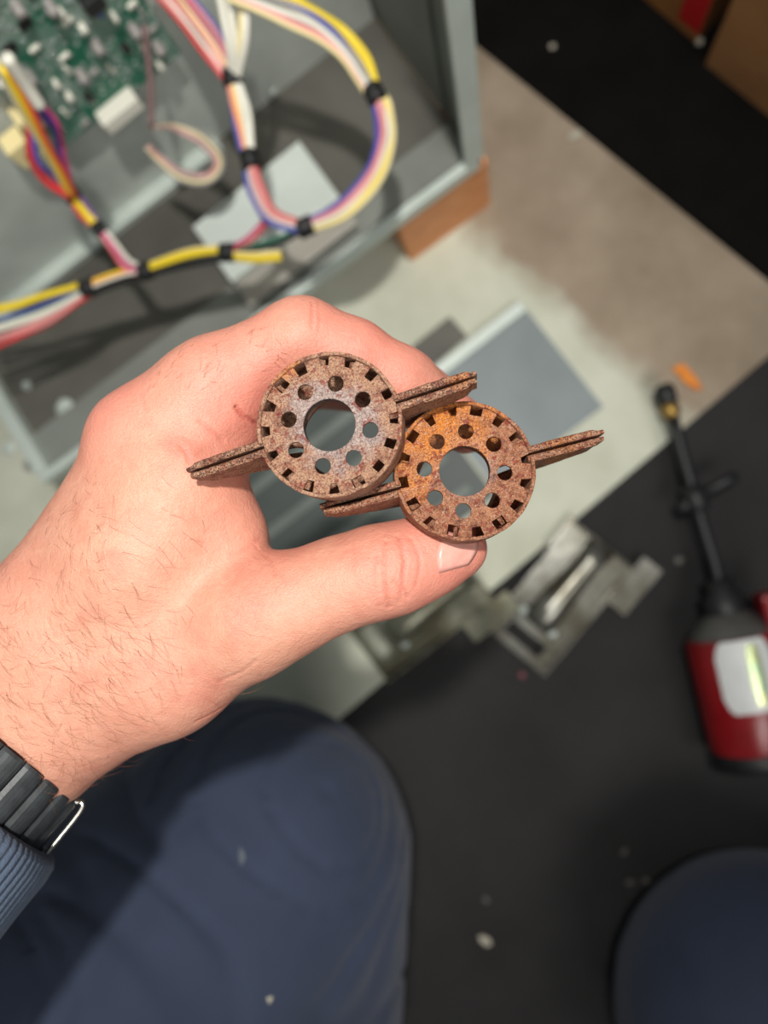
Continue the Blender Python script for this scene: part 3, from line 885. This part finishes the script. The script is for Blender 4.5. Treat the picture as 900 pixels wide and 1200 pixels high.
# ------------------------------------------------------------------ the two rusty burners in the hand
def disc_mesh(name, Ro, hole, nn, notch_r, notch_w, small_r, small_R, n_small, a0, jag):
    cu_ = bpy.data.curves.new(name, 'CURVE')
    cu_.dimensions = '2D'; cu_.fill_mode = 'BOTH'
    cu_.extrude = 0.0005; cu_.bevel_depth = 0.00012; cu_.bevel_resolution = 1
    def loop(pts):
        s = cu_.splines.new('POLY'); s.points.add(len(pts) - 1); s.use_cyclic_u = True
        for p, q in zip(s.points, pts): p.co = (q[0], q[1], 0, 1)
    outer = []
    for i in range(nn):
        a = a0 + 2 * math.pi * i / nn
        hw = notch_w / 2 * jag.uniform(.85, 1.15)
        d = notch_r + jag.uniform(-.0004, .0004)
        da = math.asin(hw / Ro); db = math.asin(hw * jag.uniform(.55, 1.1) / d)
        outer += [(Ro * math.cos(a - da), Ro * math.sin(a - da)), (d * math.cos(a - db), d * math.sin(a - db)),
                  (d * math.cos(a + db), d * math.sin(a + db)), (Ro * math.cos(a + da), Ro * math.sin(a + da))]
        for k in range(1, 4):
            q = a + da + (2 * math.pi / nn - 2 * da) * k / 4
            outer.append((Ro * math.cos(q), Ro * math.sin(q)))
    loop(outer)
    loop([(hole * math.cos(2 * math.pi * k / 48), hole * math.sin(2 * math.pi * k / 48)) for k in range(48)])
    for i in range(n_small):
        a = a0 + 0.16 + 2 * math.pi * i / n_small
        cx_, cy_ = small_R * math.cos(a), small_R * math.sin(a)
        loop([(cx_ + small_r * math.cos(2 * math.pi * k / 24), cy_ + small_r * math.sin(2 * math.pi * k / 24)) for k in range(24)])
    tmp = bpy.data.objects.new('tmp', cu_); COL.objects.link(tmp)
    dg = bpy.context.evaluated_depsgraph_get()
    me = bpy.data.meshes.new_from_object(tmp.evaluated_get(dg))
    bpy.data.objects.remove(tmp); bpy.data.curves.remove(cu_)
    return me
def held_burner(mat, label, top, top_d, deep, deep_d, fl_a, fl_b, seed):
    T = W(top[0], top[1], top_d)
    az = (T - W(deep[0], deep[1], deep_d)).normalized()
    ax_ = W(fl_b[0], fl_b[1], top_d) - W(fl_a[0], fl_a[1], top_d)
    ax_ = (ax_ - az * ax_.dot(az)).normalized()
    ay = az.cross(ax_)
    t = empty('rusty_burner', T, label, 'burner', 'rusty burners held in the hand')
    t.matrix_world = Matrix.Translation(T) @ Matrix((ax_, ay, az)).transposed().to_4x4()
    jag = random.Random(seed)
    R = 0.0178
    g = 0.0007
    lv = [(0.0, R, 0), (-.004, R, 0), (-.009, R, 0), (-.0125, R * .99, 0), (-.0155, .0145, 0), (-.018, .0118, 0), (-.022, .0110, 0)]
    for s in (1, -1):
        vs, fs = [], []
        n = 36
        for z, r, xw in lv:
            a0 = math.asin(g / r)
            row = [(-r * math.cos(a0 + (math.pi - 2 * a0) * k / n), r * math.sin(a0 + (math.pi - 2 * a0) * k / n)) for k in range(n + 1)]
            for x, y in row:
                wv = 1 + noise.noise(Vector((x * 240 + seed, y * 240, z * 240))) * 0.012
                zz = z + (noise.noise(Vector((x * 500, y * 500 + seed, 3))) * 0.0004 if z == 0 else 0)
                vs.append((x * wv, s * y * wv, zz))
        m = len(row)
        for i in range(len(lv) - 1):
            for k in range(m - 1):
                q = (i * m + k, i * m + k + 1, (i + 1) * m + k + 1, (i + 1) * m + k)
                fs.append(q if s > 0 else q[::-1])
        sh_ = mesh_obj('shell_half', vs, fs, mat, t, True, True)
        md = sh_.modifiers.new('thickness', 'SOLIDIFY'); md.thickness = 0.0010; md.offset = 1.0
        bv = sh_.modifiers.new('edge', 'BEVEL'); bv.width = 0.00025; bv.segments = 2; bv.limit_method = 'ANGLE'; bv.angle_limit = 1.0
        # the two seam flanges of this half: thick strips with a ragged rolled top edge
        for e in (1, -1):
            vs, fs = [], []
            nx = 16
            for i in range(nx + 1):
                tt = i / nx
                x = R * 0.975 + (0.0215 + (0.0006 if s > 0 else 0)) * tt
                zt = -0.0010 - 0.0006 * tt + noise.noise(Vector((x * 700 * e, s * 3.1, seed))) * 0.00045
                zb_ = -0.0235 + 0.0150 * tt
                flare = 0.00015 * math.sin(math.pi * min(1, tt * 1.1)) 
                yi, yo = 0.00035 + flare * .7, 0.0021 + flare + noise.noise(Vector((x * 500 * e, 7 + s, seed))) * 0.0002
                if tt > 0.93: yo -= 0.0006
                sec = [(yi, zb_), (yi, zt - .0004), (yi + .0004, zt), (yo - .0005, zt), (yo, zt - .0005), (yo, zb_)]
                for y, z in sec:
                    vs.append((e * x, s * y, z))
            ms = 6
            for i in range(nx):
                for k in range(ms):
                    k2 = (k + 1) % ms
                    q = (i * ms + k, i * ms + k2, (i + 1) * ms + k2, (i + 1) * ms + k)
                    fs.append(q if s * e < 0 else q[::-1])
            c0, c1 = tuple(range(ms)), tuple(nx * ms + k for k in range(ms))
            fs += [c0[::-1], c1] if s * e < 0 else [c0, c1[::-1]]
            mesh_obj('seam_flange', vs, fs, M['rust_flange'] if seed == 1 else M['rust_flange_orange'], t, False, True)
    me = disc_mesh('retention_disc', R - 0.0001, 0.0069, 16, 0.0151, 0.0031, 0.0022, 0.0107, 8, 0.12 + seed * .05, jag)
    me.materials.append(mat)
    d = bpy.data.objects.new('retention_disc', me); add(d, t)
    d.location = (0, 0, -0.0015)
    # collar round the bore
    v, f = lathe_geo([(0.0069, -0.0004), (0.0069, -0.0018), (0.0075, -0.0018), (0.0075, -0.0012)], 40, Vector((0, 0, -0.0012)), XYZ)
    mesh_obj('bore_collar', v, f, mat, d, True, True)
    # torn tabs bent down in the rim notches
    for i in range(16):
        if jag.random() < 0.55:
            a = 0.12 + seed * .05 + 2 * math.pi * i / 16
            er = Vector((math.cos(a), math.sin(a), 0)); et = Vector((-math.sin(a), math.cos(a), 0)) * jag.choice((1, -1))
            p = [er * .0148 + et * .0012, er * .0174 + et * .0013, er * .0174 - et * jag.uniform(-.0006, .0006) + Vector((0, 0, -.0016)), er * .0152 + et * .0002 + Vector((0, 0, -.0012))]
            q = [x + Vector((0, 0, -.0006)) for x in p]
            mesh_obj('bent_tab', p + q, [(0, 1, 2, 3), (7, 6, 5, 4), (0, 4, 5, 1), (1, 5, 6, 2), (2, 6, 7, 3), (3, 7, 4, 0)], mat, d, False, True)
    return t
hb1 = held_burner(M['rust_grey'], 'left rusty burner in the hand, greyish round face, left wing on the skin', (385, 497), 195, (428, 540), 262, (220, 545), (548, 442), 1)
hb2 = held_burner(M['rust_orange'], 'right rusty burner in the hand, face covered in orange rust, above the thumbnail', (545, 551), 203, (520, 588), 262, (388, 592), (702, 507), 4)

# ------------------------------------------------------------------ the person: hand and forearm
person = empty('person', G(200, 1150, 0), 'person in navy work trousers and knit sleeve, left hand holding two rusty burners', 'person')
mm = lambda r: r / 1000.0
def P(px, py, d, r): return (W(px, py, d), mm(r))
pts_all = []
vr = ray(20, 890).normalized()
fa = ray(0, 870).cross(ray(75, 930)).normalized()      # forearm direction, toward the elbow
if fa.dot(RC @ Vector((-0.62, -0.78, 0))) < 0: fa = -fa
fs_ = fa.cross(vr).normalized()                         # across, toward the lower right of the picture
if fs_.dot(RC @ Vector((0.78, -0.62, 0))) < 0: fs_ = -fs_
fd_ = vr
w1, w2 = W(4, 860, 238), W(14, 858, 262)
fore = [(w1 + fa * 0.16, mm(33)), (w1 + fa * 0.05, mm(24)), (w1, mm(24))]
fore2 = [(w2 + fa * 0.16, mm(31)), (w2 + fa * 0.05, mm(22)), (w2, mm(21.5))]
palm = [
    [P(4, 860, 238, 24.5), P(60, 745, 234, 20.5), P(168, 520, 227, 12.6)],                # index metacarpal, back of the hand
    [P(14, 858, 262, 22), P(80, 730, 252, 18), P(180, 532, 247, 12.8)],
    [P(20, 850, 270, 20), P(90, 730, 272, 17), P(186, 558, 267, 12.0)],
    [P(20, 850, 272, 19), P(100, 735, 288, 17), P(190, 592, 286, 11.2)],
    [P(95, 800, 234, 18), P(165, 655, 224, 17), P(214, 572, 221, 14)],                    # first dorsal interosseous
    [P(60, 845, 240, 19), P(190, 782, 231, 17.5), P(292, 728, 221, 14.6)],               # thumb metacarpal
    [P(150, 780, 250, 16), P(225, 690, 240, 14)],                                          # thenar
    [P(195, 560, 226, 14), P(262, 496, 228, 11.5)],
    [P(190, 640, 230, 13), P(268, 628, 229, 10.5)],                                          # web
]
fingers = [
    [P(168, 520, 227, 12.6), P(255, 450, 225, 12.9), P(355, 401, 224, 12.2), P(412, 420, 225, 10.8), P(468, 450, 228, 10.2), P(528, 492, 234, 8.6)],
    [P(180, 532, 247, 12.8), P(265, 462, 247, 12.2), P(372, 418, 247, 11.6), P(492, 466, 249, 9.8), P(546, 502, 252, 8.4)],
    [P(186, 558, 267, 12.0), P(268, 478, 268, 11.5), P(368, 425, 269, 10.8), P(478, 460, 271, 9.2), P(522, 492, 272, 8.0)],
    [P(190, 592, 286, 11.2), P(250, 505, 289, 10.2), P(320, 452, 291, 9.6), P(404, 452, 291, 8.3), P(448, 472, 291, 7.2)],
    [P(292, 728, 221, 14.6), P(350, 704, 219, 13.4), P(400, 684, 218, 12.4), P(450, 668, 218, 12.2), P(500, 652, 219, 11.0), P(536, 643, 221, 8.7)],
]
allp = [q for ch in (fore, fore2, *palm, *fingers) for q in ch]
lo = np.min([np.array(p) - r for p, r in allp], axis=0) - 0.004
hi = np.max([np.array(p) + r for p, r in allp], axis=0) + 0.004
VH = 0.00072
FD = Field(lo, hi, VH)
base = FD.blank()
FD.chain(base, fore, 0.010); FD.chain(base, fore2, 0.014)
for ch in palm:
    FD.chain(base, ch, 0.013)
D = base.copy()
for i, ch in enumerate(fingers):
    Fi = FD.blank()
    FD.chain(Fi, ch, 0.005)
    if i == 0:   # knuckle bulges
        FD.cone(Fi, W(166, 512, 226), W(222, 474, 225), mm(12.8), mm(13.4), 0.008)
    if i == 4:
        FD.cone(Fi, W(462, 668, 216), W(440, 672, 216), mm(10.6), mm(10.6), 0.006)
    D = smin(D, smin(base, Fi, 0.010), 0.0016)
V, Q = surface_nets(D, lo, VH)
V = relax(V, Q, 3, 0.5)
# skin creases where the finger folds
bvh = BVHTree.FromPolygons([Vector(v) for v in V], [tuple(q) for q in Q])
def on_skin(px, py):
    h = bvh.ray_cast(CAM, ray(px, py).normalized())
    return h[0]
creases = [
    ([(452, 634), (450, 660), (452, 690), (456, 712)], .40, .0008), ([(466, 628), (474, 655), (472, 684), (478, 700)], .42, .0008),
    ([(480, 630), (492, 655), (488, 686)], .32, .0007), ([(440, 650), (438, 680), (444, 712)], .22, .0007), ([(460, 680), (470, 690), (468, 706)], .25, .0007),
    ([(277, 477), (286, 488), (297, 494), (304, 499)], 1.0, .0008), ([(234, 494), (248, 504), (262, 516)], .35, .0008),
    ([(210, 520), (218, 530), (222, 540)], .25, .0008), ([(365, 352), (366, 366), (366, 384)], .3, .0007), ([(372, 352), (375, 370), (374, 388)], .2, .0007),
    ([(300, 640), (316, 655), (322, 672)], .25, .0009), ([(305, 630), (290, 642), (270, 650)], .2, .0009), ([(415, 622), (414, 650), (420, 690)], .15, .0008),
    ([(150, 445), (165, 462), (170, 480)], .15, .001), ([(256, 800), (280, 790), (300, 775)], .2, .001), ([(230, 845), (262, 828), (285, 812)], .35, .001),
]
tone = np.zeros((len(V), 4)); tone[:, 3] = 1
VN = vnormals(V, Q)
for line, dep, wid in creases:
    pts = [on_skin(*p) for p in line]
    pts = [p for p in pts if p is not None]
    if len(pts) < 2: continue
    pts = np.array(catmull(pts, 10))
    c = pts.mean(0); rad = np.max(np.linalg.norm(pts - c, axis=1)) + 0.004
    near = np.where(np.linalg.norm(V - c, axis=1) < rad)[0]
    if len(near) == 0: continue
    dd = np.min(np.linalg.norm(V[near][:, None] - pts[None], axis=2), axis=1)
    w = np.exp(-(dd / (wid * .6)) ** 2)
    V[near] -= VN[near] * (w * dep * 0.0014)[:, None]
    tone[near, 1] = np.maximum(tone[near, 1], w * min(.8, dep * 1.2))
# broad unevenness: tendons, veins, wrinkles toward the wrist
for i in range(len(V)):
    v = V[i] * 1000
    n1 = noise.noise(Vector((v[0] / 22, v[1] / 22, v[2] / 22)))
    n2 = noise.noise(Vector((v[0] / 5, v[1] / 5, v[2] / 5)))
    V[i] += VN[i] * (n1 * 0.00055 + n2 * 0.00010)
# blood under the skin: knuckles, web and finger pads are redder
for (px, py, d, r, s) in ((140, 470, 222, 20, .8), (290, 470, 224, 26, .9), (430, 410, 224, 34, .7), (300, 400, 222, 26, .45), (270, 600, 230, 22, .55), (520, 650, 215, 30, .75), (455, 670, 212, 18, .4),
                          (20, 680, 236, 26, .55), (330, 650, 218, 18, .5), (230, 790, 228, 22, .35), (150, 860, 236, 26, .3), (560, 480, 236, 24, .8), (90, 560, 236, 18, .5)):
    c = np.array(W(px, py, d))
    dd = np.linalg.norm(V - c, axis=1) * 1000
    tone[:, 0] = np.maximum(tone[:, 0], s * np.exp(-(dd / r) ** 2))
hand = mesh_obj('hand_and_forearm', [Vector(v) for v in V], [tuple(int(x) for x in q) for q in Q], M['skin'], person, True)
ca_ = hand.data.color_attributes.new('tone', 'FLOAT_COLOR', 'POINT')
ca_.data.foreach_set('color', tone.astype(np.float32).ravel())
bvh = BVHTree.FromPolygons([Vector(v) for v in V], [tuple(q) for q in Q])

# thumbnail: a shallow shell laid on the tip
def nail():
    rows = []
    for py_s in np.linspace(0, 1, 9):
        row = []
        for px_s in np.linspace(0, 1, 9):
            # quad in the picture: cuticle at the left, free edge at the right
            top = Vector((521, 622)).lerp(Vector((560, 628)), px_s)
            bot = Vector((514, 672)).lerp(Vector((549, 662)), px_s)
            p = top.lerp(bot, py_s)
            p.x += 5 * math.sin(math.pi * py_s) * (1 if px_s > .5 else -1) * abs(px_s - .5) * 2
            h = bvh.ray_cast(CAM, ray(p.x, p.y).normalized())
            row.append((h[0], h[1]))
        rows.append(row)
    vs, fs = [], []
    ok = all(x[0] is not None for r in rows for x in r)
    for r_i, r in enumerate(rows):
        for c_i, (h, nn) in enumerate(r):
            edge = min(r_i, 8 - r_i, c_i * 2, (8 - c_i) * 2) / 4
            vs.append(h + nn * (0.00005 + 0.00045 * min(1, edge)))
    for i in range(8):
        for j in range(8):
            q = i * 9 + j
            fs.append((q, q + 9, q + 10, q + 1))
    return vs, fs
try:
    nv, nf = nail()
    no = mesh_obj('thumbnail', nv, nf, M['nail'], hand, True)
    sm_ = no.modifiers.new('t', 'SOLIDIFY'); sm_.thickness = 0.0005; sm_.offset = -0.6
except Exception as e:
    print('nail', e)

# hairs on the back of the hand and wrist
hv, hf = [], []
hr = random.Random(11)
def hair_at(px, py, ang, ln):
    h = bvh.ray_cast(CAM, ray(px, py).normalized())
    if h[0] is None or (h[0] - CAM).length > 0.27: return
    p, n = h[0], h[1]
    if n.dot(CAM - p) < 0: n = -n
    dirw = (RC @ Vector((math.cos(ang), -math.sin(ang), 0)))
    dirw = (dirw - n * dirw.dot(n)).normalized()
    sd = n.cross(dirw)
    bend = hr.uniform(-.5, .5)
    pts = []
    for k in range(6):
        t = k / 5
        pts.append(p + dirw * (ln * t) + sd * (ln * bend * t * t) + n * (0.0001 + ln * 0.42 * math.sin(t * 2.0) * 0.6))
    v, f = tube_geo(pts, [0.000034, 0.000034, 0.000032, 0.000028, 0.00002, 0.000008], 3, False)
    o = len(hv)
    hv.extend(v); hf.extend([tuple(i + o for i in q) for q in f])
made = 0
while made < 340:
    # denser toward the wrist and the little-finger edge of the picture
    px = hr.uniform(-10, 330); py = hr.uniform(540, 930)
    w = math.exp(-((px - 70) / 130) ** 2 - ((py - 800) / 150) ** 2)
    if hr.random() > w: continue
    made += 1
    hair_at(px, py, hr.gauss(math.radians(38), .5), hr.uniform(.003, .010))
for _ in range(46):
    hair_at(hr.uniform(170, 330), hr.uniform(385, 470), hr.gauss(math.radians(-30), .5), hr.uniform(.002, .005))
for _ in range(50):
    hair_at(hr.uniform(10, 120), hr.uniform(520, 660), hr.gauss(math.radians(20), .6), hr.uniform(.003, .007))
for _ in range(24):
    hair_at(hr.uniform(20, 110), hr.uniform(880, 925), hr.gauss(math.radians(60), .7), hr.uniform(.005, .010))
ho = mesh_obj('arm_hair', hv, hf, M['hair'], hand, True)
tag(ho, None, None, None, 'stuff')

# ------------------------------------------------------------------ sleeve cuff and wristwatch round the forearm
ax0 = W(5, 859, 250)
SO = (CAM - ax0).dot(fa)                                # the strap's hand-side edge
def ring(s, ra, rb, th):
    return ax0 + fa * (s + SO) + fs_ * (ra * math.cos(th)) + fd_ * (rb * math.sin(th))
def cuff():
    NS, rows = 360, []
    prof = [(a - 0.020, b + .0040, c + .0030) for a, b, c in ((0.036, 0.0302, 0.043), (0.0355, .0325, .0455), (0.0362, .0345, .0475), (0.038, .0358, .049), (0.042, .0366, .0498), (0.052, .0370, .0503), (0.066, .0376, .051), (0.085, .0388, .052), (0.115, .041, .054), (0.15, .043, .056), (0.20, .045, .058))]
    vs, fs2 = [], []
    for j, (s, a, b) in enumerate(prof):
        for k in range(NS):
            th = 2 * math.pi * k / NS
            w = 0.00055 * math.cos(th * 90) * min(1, j / 3) + 0.0008 * noise.noise(Vector((math.cos(th) * 2, math.sin(th) * 2, s * 40)))
            vs.append(ring(s, a + w, b + w, th))
    for j in range(len(prof) - 1):
        for k in range(NS):
            k2 = (k + 1) % NS
            fs2.append((j * NS + k, j * NS + k2, (j + 1) * NS + k2, (j + 1) * NS + k))
    return vs, fs2
cvs, cfs = cuff()
tag(mesh_obj('sleeve_cuff', cvs, cfs, M['knit'], person, True), 'ribbed blue-grey knit sleeve cuff')

watch = empty('wristwatch', ax0 + fa * (SO + 0.011), 'dark link-strap wristwatch on the wrist above the knit cuff', 'wristwatch')
NL = 26
for k in range(NL):
    t0_, t1_ = 2 * math.pi * k / NL, 2 * math.pi * (k + 0.95) / NL
    vs, fs2 = [], []
    ns = 6
    sec = []
    for j in range(ns + 1):
        th = t0_ + (t1_ - t0_) * j / ns
        hgt = 0.0012 + 0.0012 * max(0.0, math.sin(math.pi * (j / ns))) ** 0.4
        sec.append((th, hgt))
    srange = [0.0, 0.001, 0.021, 0.022]
    for s in srange:
        for th, hg in sec:
            edge = 0.85 if s in (srange[0], srange[-1]) else 1.0
            vs.append(ring(s, 0.0312 + hg * edge, 0.0458 + hg * edge, th))
        for th, hg in sec[::-1]:
            vs.append(ring(s, 0.0306, 0.0452, th))
    m = 2 * (ns + 1)
    for i in range(3):
        for q in range(m):
            q2 = (q + 1) % m
            fs2.append((i * m + q, i * m + q2, (i + 1) * m + q2, (i + 1) * m + q))
    fs2 += [tuple(range(m - 1, -1, -1)), tuple(3 * m + q for q in range(m))]
    mesh_obj('strap_link', vs, fs2, M['strap'], watch, False)
bvs, bfs = [], []
for s in (0.0005, 0.0215):
    for k in range(80):
        for q in (0.0, 0.0008):
            bvs.append(ring(s, 0.0304 + q, 0.0450 + q, 2 * math.pi * k / 80))
for k in range(80):
    a, b = 2 * k, 2 * ((k + 1) % 80)
    bfs += [(a + 1, b + 1, b + 161, a + 161), (a, a + 160, b + 160, b), (a, b, b + 1, a + 1), (a + 160, a + 161, b + 161, b + 160)]
mesh_obj('strap_band', bvs, bfs, M['black_rubber'], watch, True)
tb = []
for s, ra, rb in ((0.0, .0318, .0465), (-0.001, .0340, .0475), (0.001, .0354, .0485), (0.010, .0358, .0487), (0.020, .0358, .0487)):
    tb.append(ring(s, ra, rb, math.radians(-14)))
tag(tube('buckle_loop', catmull(tb, 6), 0.00075, M['steel_wire'], watch, 8), 'thin steel buckle loop')

# ------------------------------------------------------------------ trouser legs
def leg(name, chains, h, k, folds, label):
    allq = [q for c in chains for q in c]
    lo_ = np.min([np.array(p) - r for p, r in allq], axis=0) - 0.03
    hi_ = np.max([np.array(p) + r for p, r in allq], axis=0) + 0.03
    f_ = Field(lo_, hi_, h)
    Dd = f_.blank()
    for c in chains:
        f_.chain(Dd, c, k)
    v, q = surface_nets(Dd, lo_, h)
    v = relax(v, q, 3, .5)
    n_ = vnormals(v, q)
    out = []
    for i in range(len(v)):
        p = v[i]
        a = noise.noise(Vector((p[0] * 9, p[1] * 9, p[2] * 9)))
        b = noise.noise(Vector(((p[0] + p[1]) * 14 + a * 1.5, (p[0] - p[1]) * 42, p[2] * 20)))
        c_ = 1 - abs(noise.noise(Vector(((p[0] * .75 + p[1] * .66) * 30 + a * 3, (p[0] * .66 - p[1] * .75) * 6, p[2] * 6 + 5))))
        out.append(Vector(p) + Vector(n_[i]) * (a * 0.003 + b * 0.0007 * folds + max(0, c_ - .86) * -0.012 * folds))
    o = mesh_obj(name, out, [tuple(int(x) for x in s) for s in q], M['trouser'], person, True)
    return tag(o, label)
def PZ(px, py, z, r): return (G(px, py, z), mm(r))
leg('trouser_leg', [[P(297, 1003, 500, 92), P(105, 1205, 445, 112), P(-90, 1430, 405, 122)], [P(298, 1010, 505, 91), P(280, 1160, 520, 98), P(200, 1420, 540, 106)],
                    [P(280, 1030, 520, 82), PZ(90, 1200, 0.14, 70), PZ(20, 1260, 0.075, 62)]], 0.0045, 0.05, 1.8, 'navy trouser leg with the hand shadow across the knee')
leg('trouser_leg', [[P(917, 1196, 560, 110), P(1010, 1400, 540, 118)], [P(917, 1212, 570, 104), PZ(960, 1330, 0.075, 70)]], 0.006, 0.05, .6, 'navy trouser leg at the lower right')

# lint on the knee
lv_ = BVHTree.FromObject(bpy.data.objects['trouser_leg'], bpy.context.evaluated_depsgraph_get())
off = WLOC['trouser_leg']
def lint(px, py, r, sq, rot, label):
    h = lv_.ray_cast(CAM - off, ray(px, py).normalized())
    if h[0] is None: return
    p, n = h[0] + off, h[1]
    if n.dot(CAM - p) < 0: n = -n
    u = n.orthogonal().normalized(); w = n.cross(u)
    uu = u * math.cos(rot) + w * math.sin(rot); ww = n.cross(uu)
    vs = []
    for k in range(10):
        a = 2 * math.pi * k / 10
        q = r * (1 + .25 * math.sin(3 * a + px))
        vs.append(p + uu * (q * math.cos(a)) + ww * (q * sq * math.sin(a)) + n * 0.0002)
    vs.append(p + n * (0.0003 + r * 0.25))
    o = mesh_obj('lint_speck', vs, [(k, (k + 1) % 10, 10) for k in range(10)], M['chip_pale'] if r < .0035 and sq > .8 else M['lint'], None, True)
    tag(o, label, 'lint')
lint(316, 1171, .0016, 1.0, 0, 'round white speck low on the lit trouser knee')
lint(283, 1003, .0045, .4, 1.0, 'oval grey smudge of lint in the middle of the trouser knee')
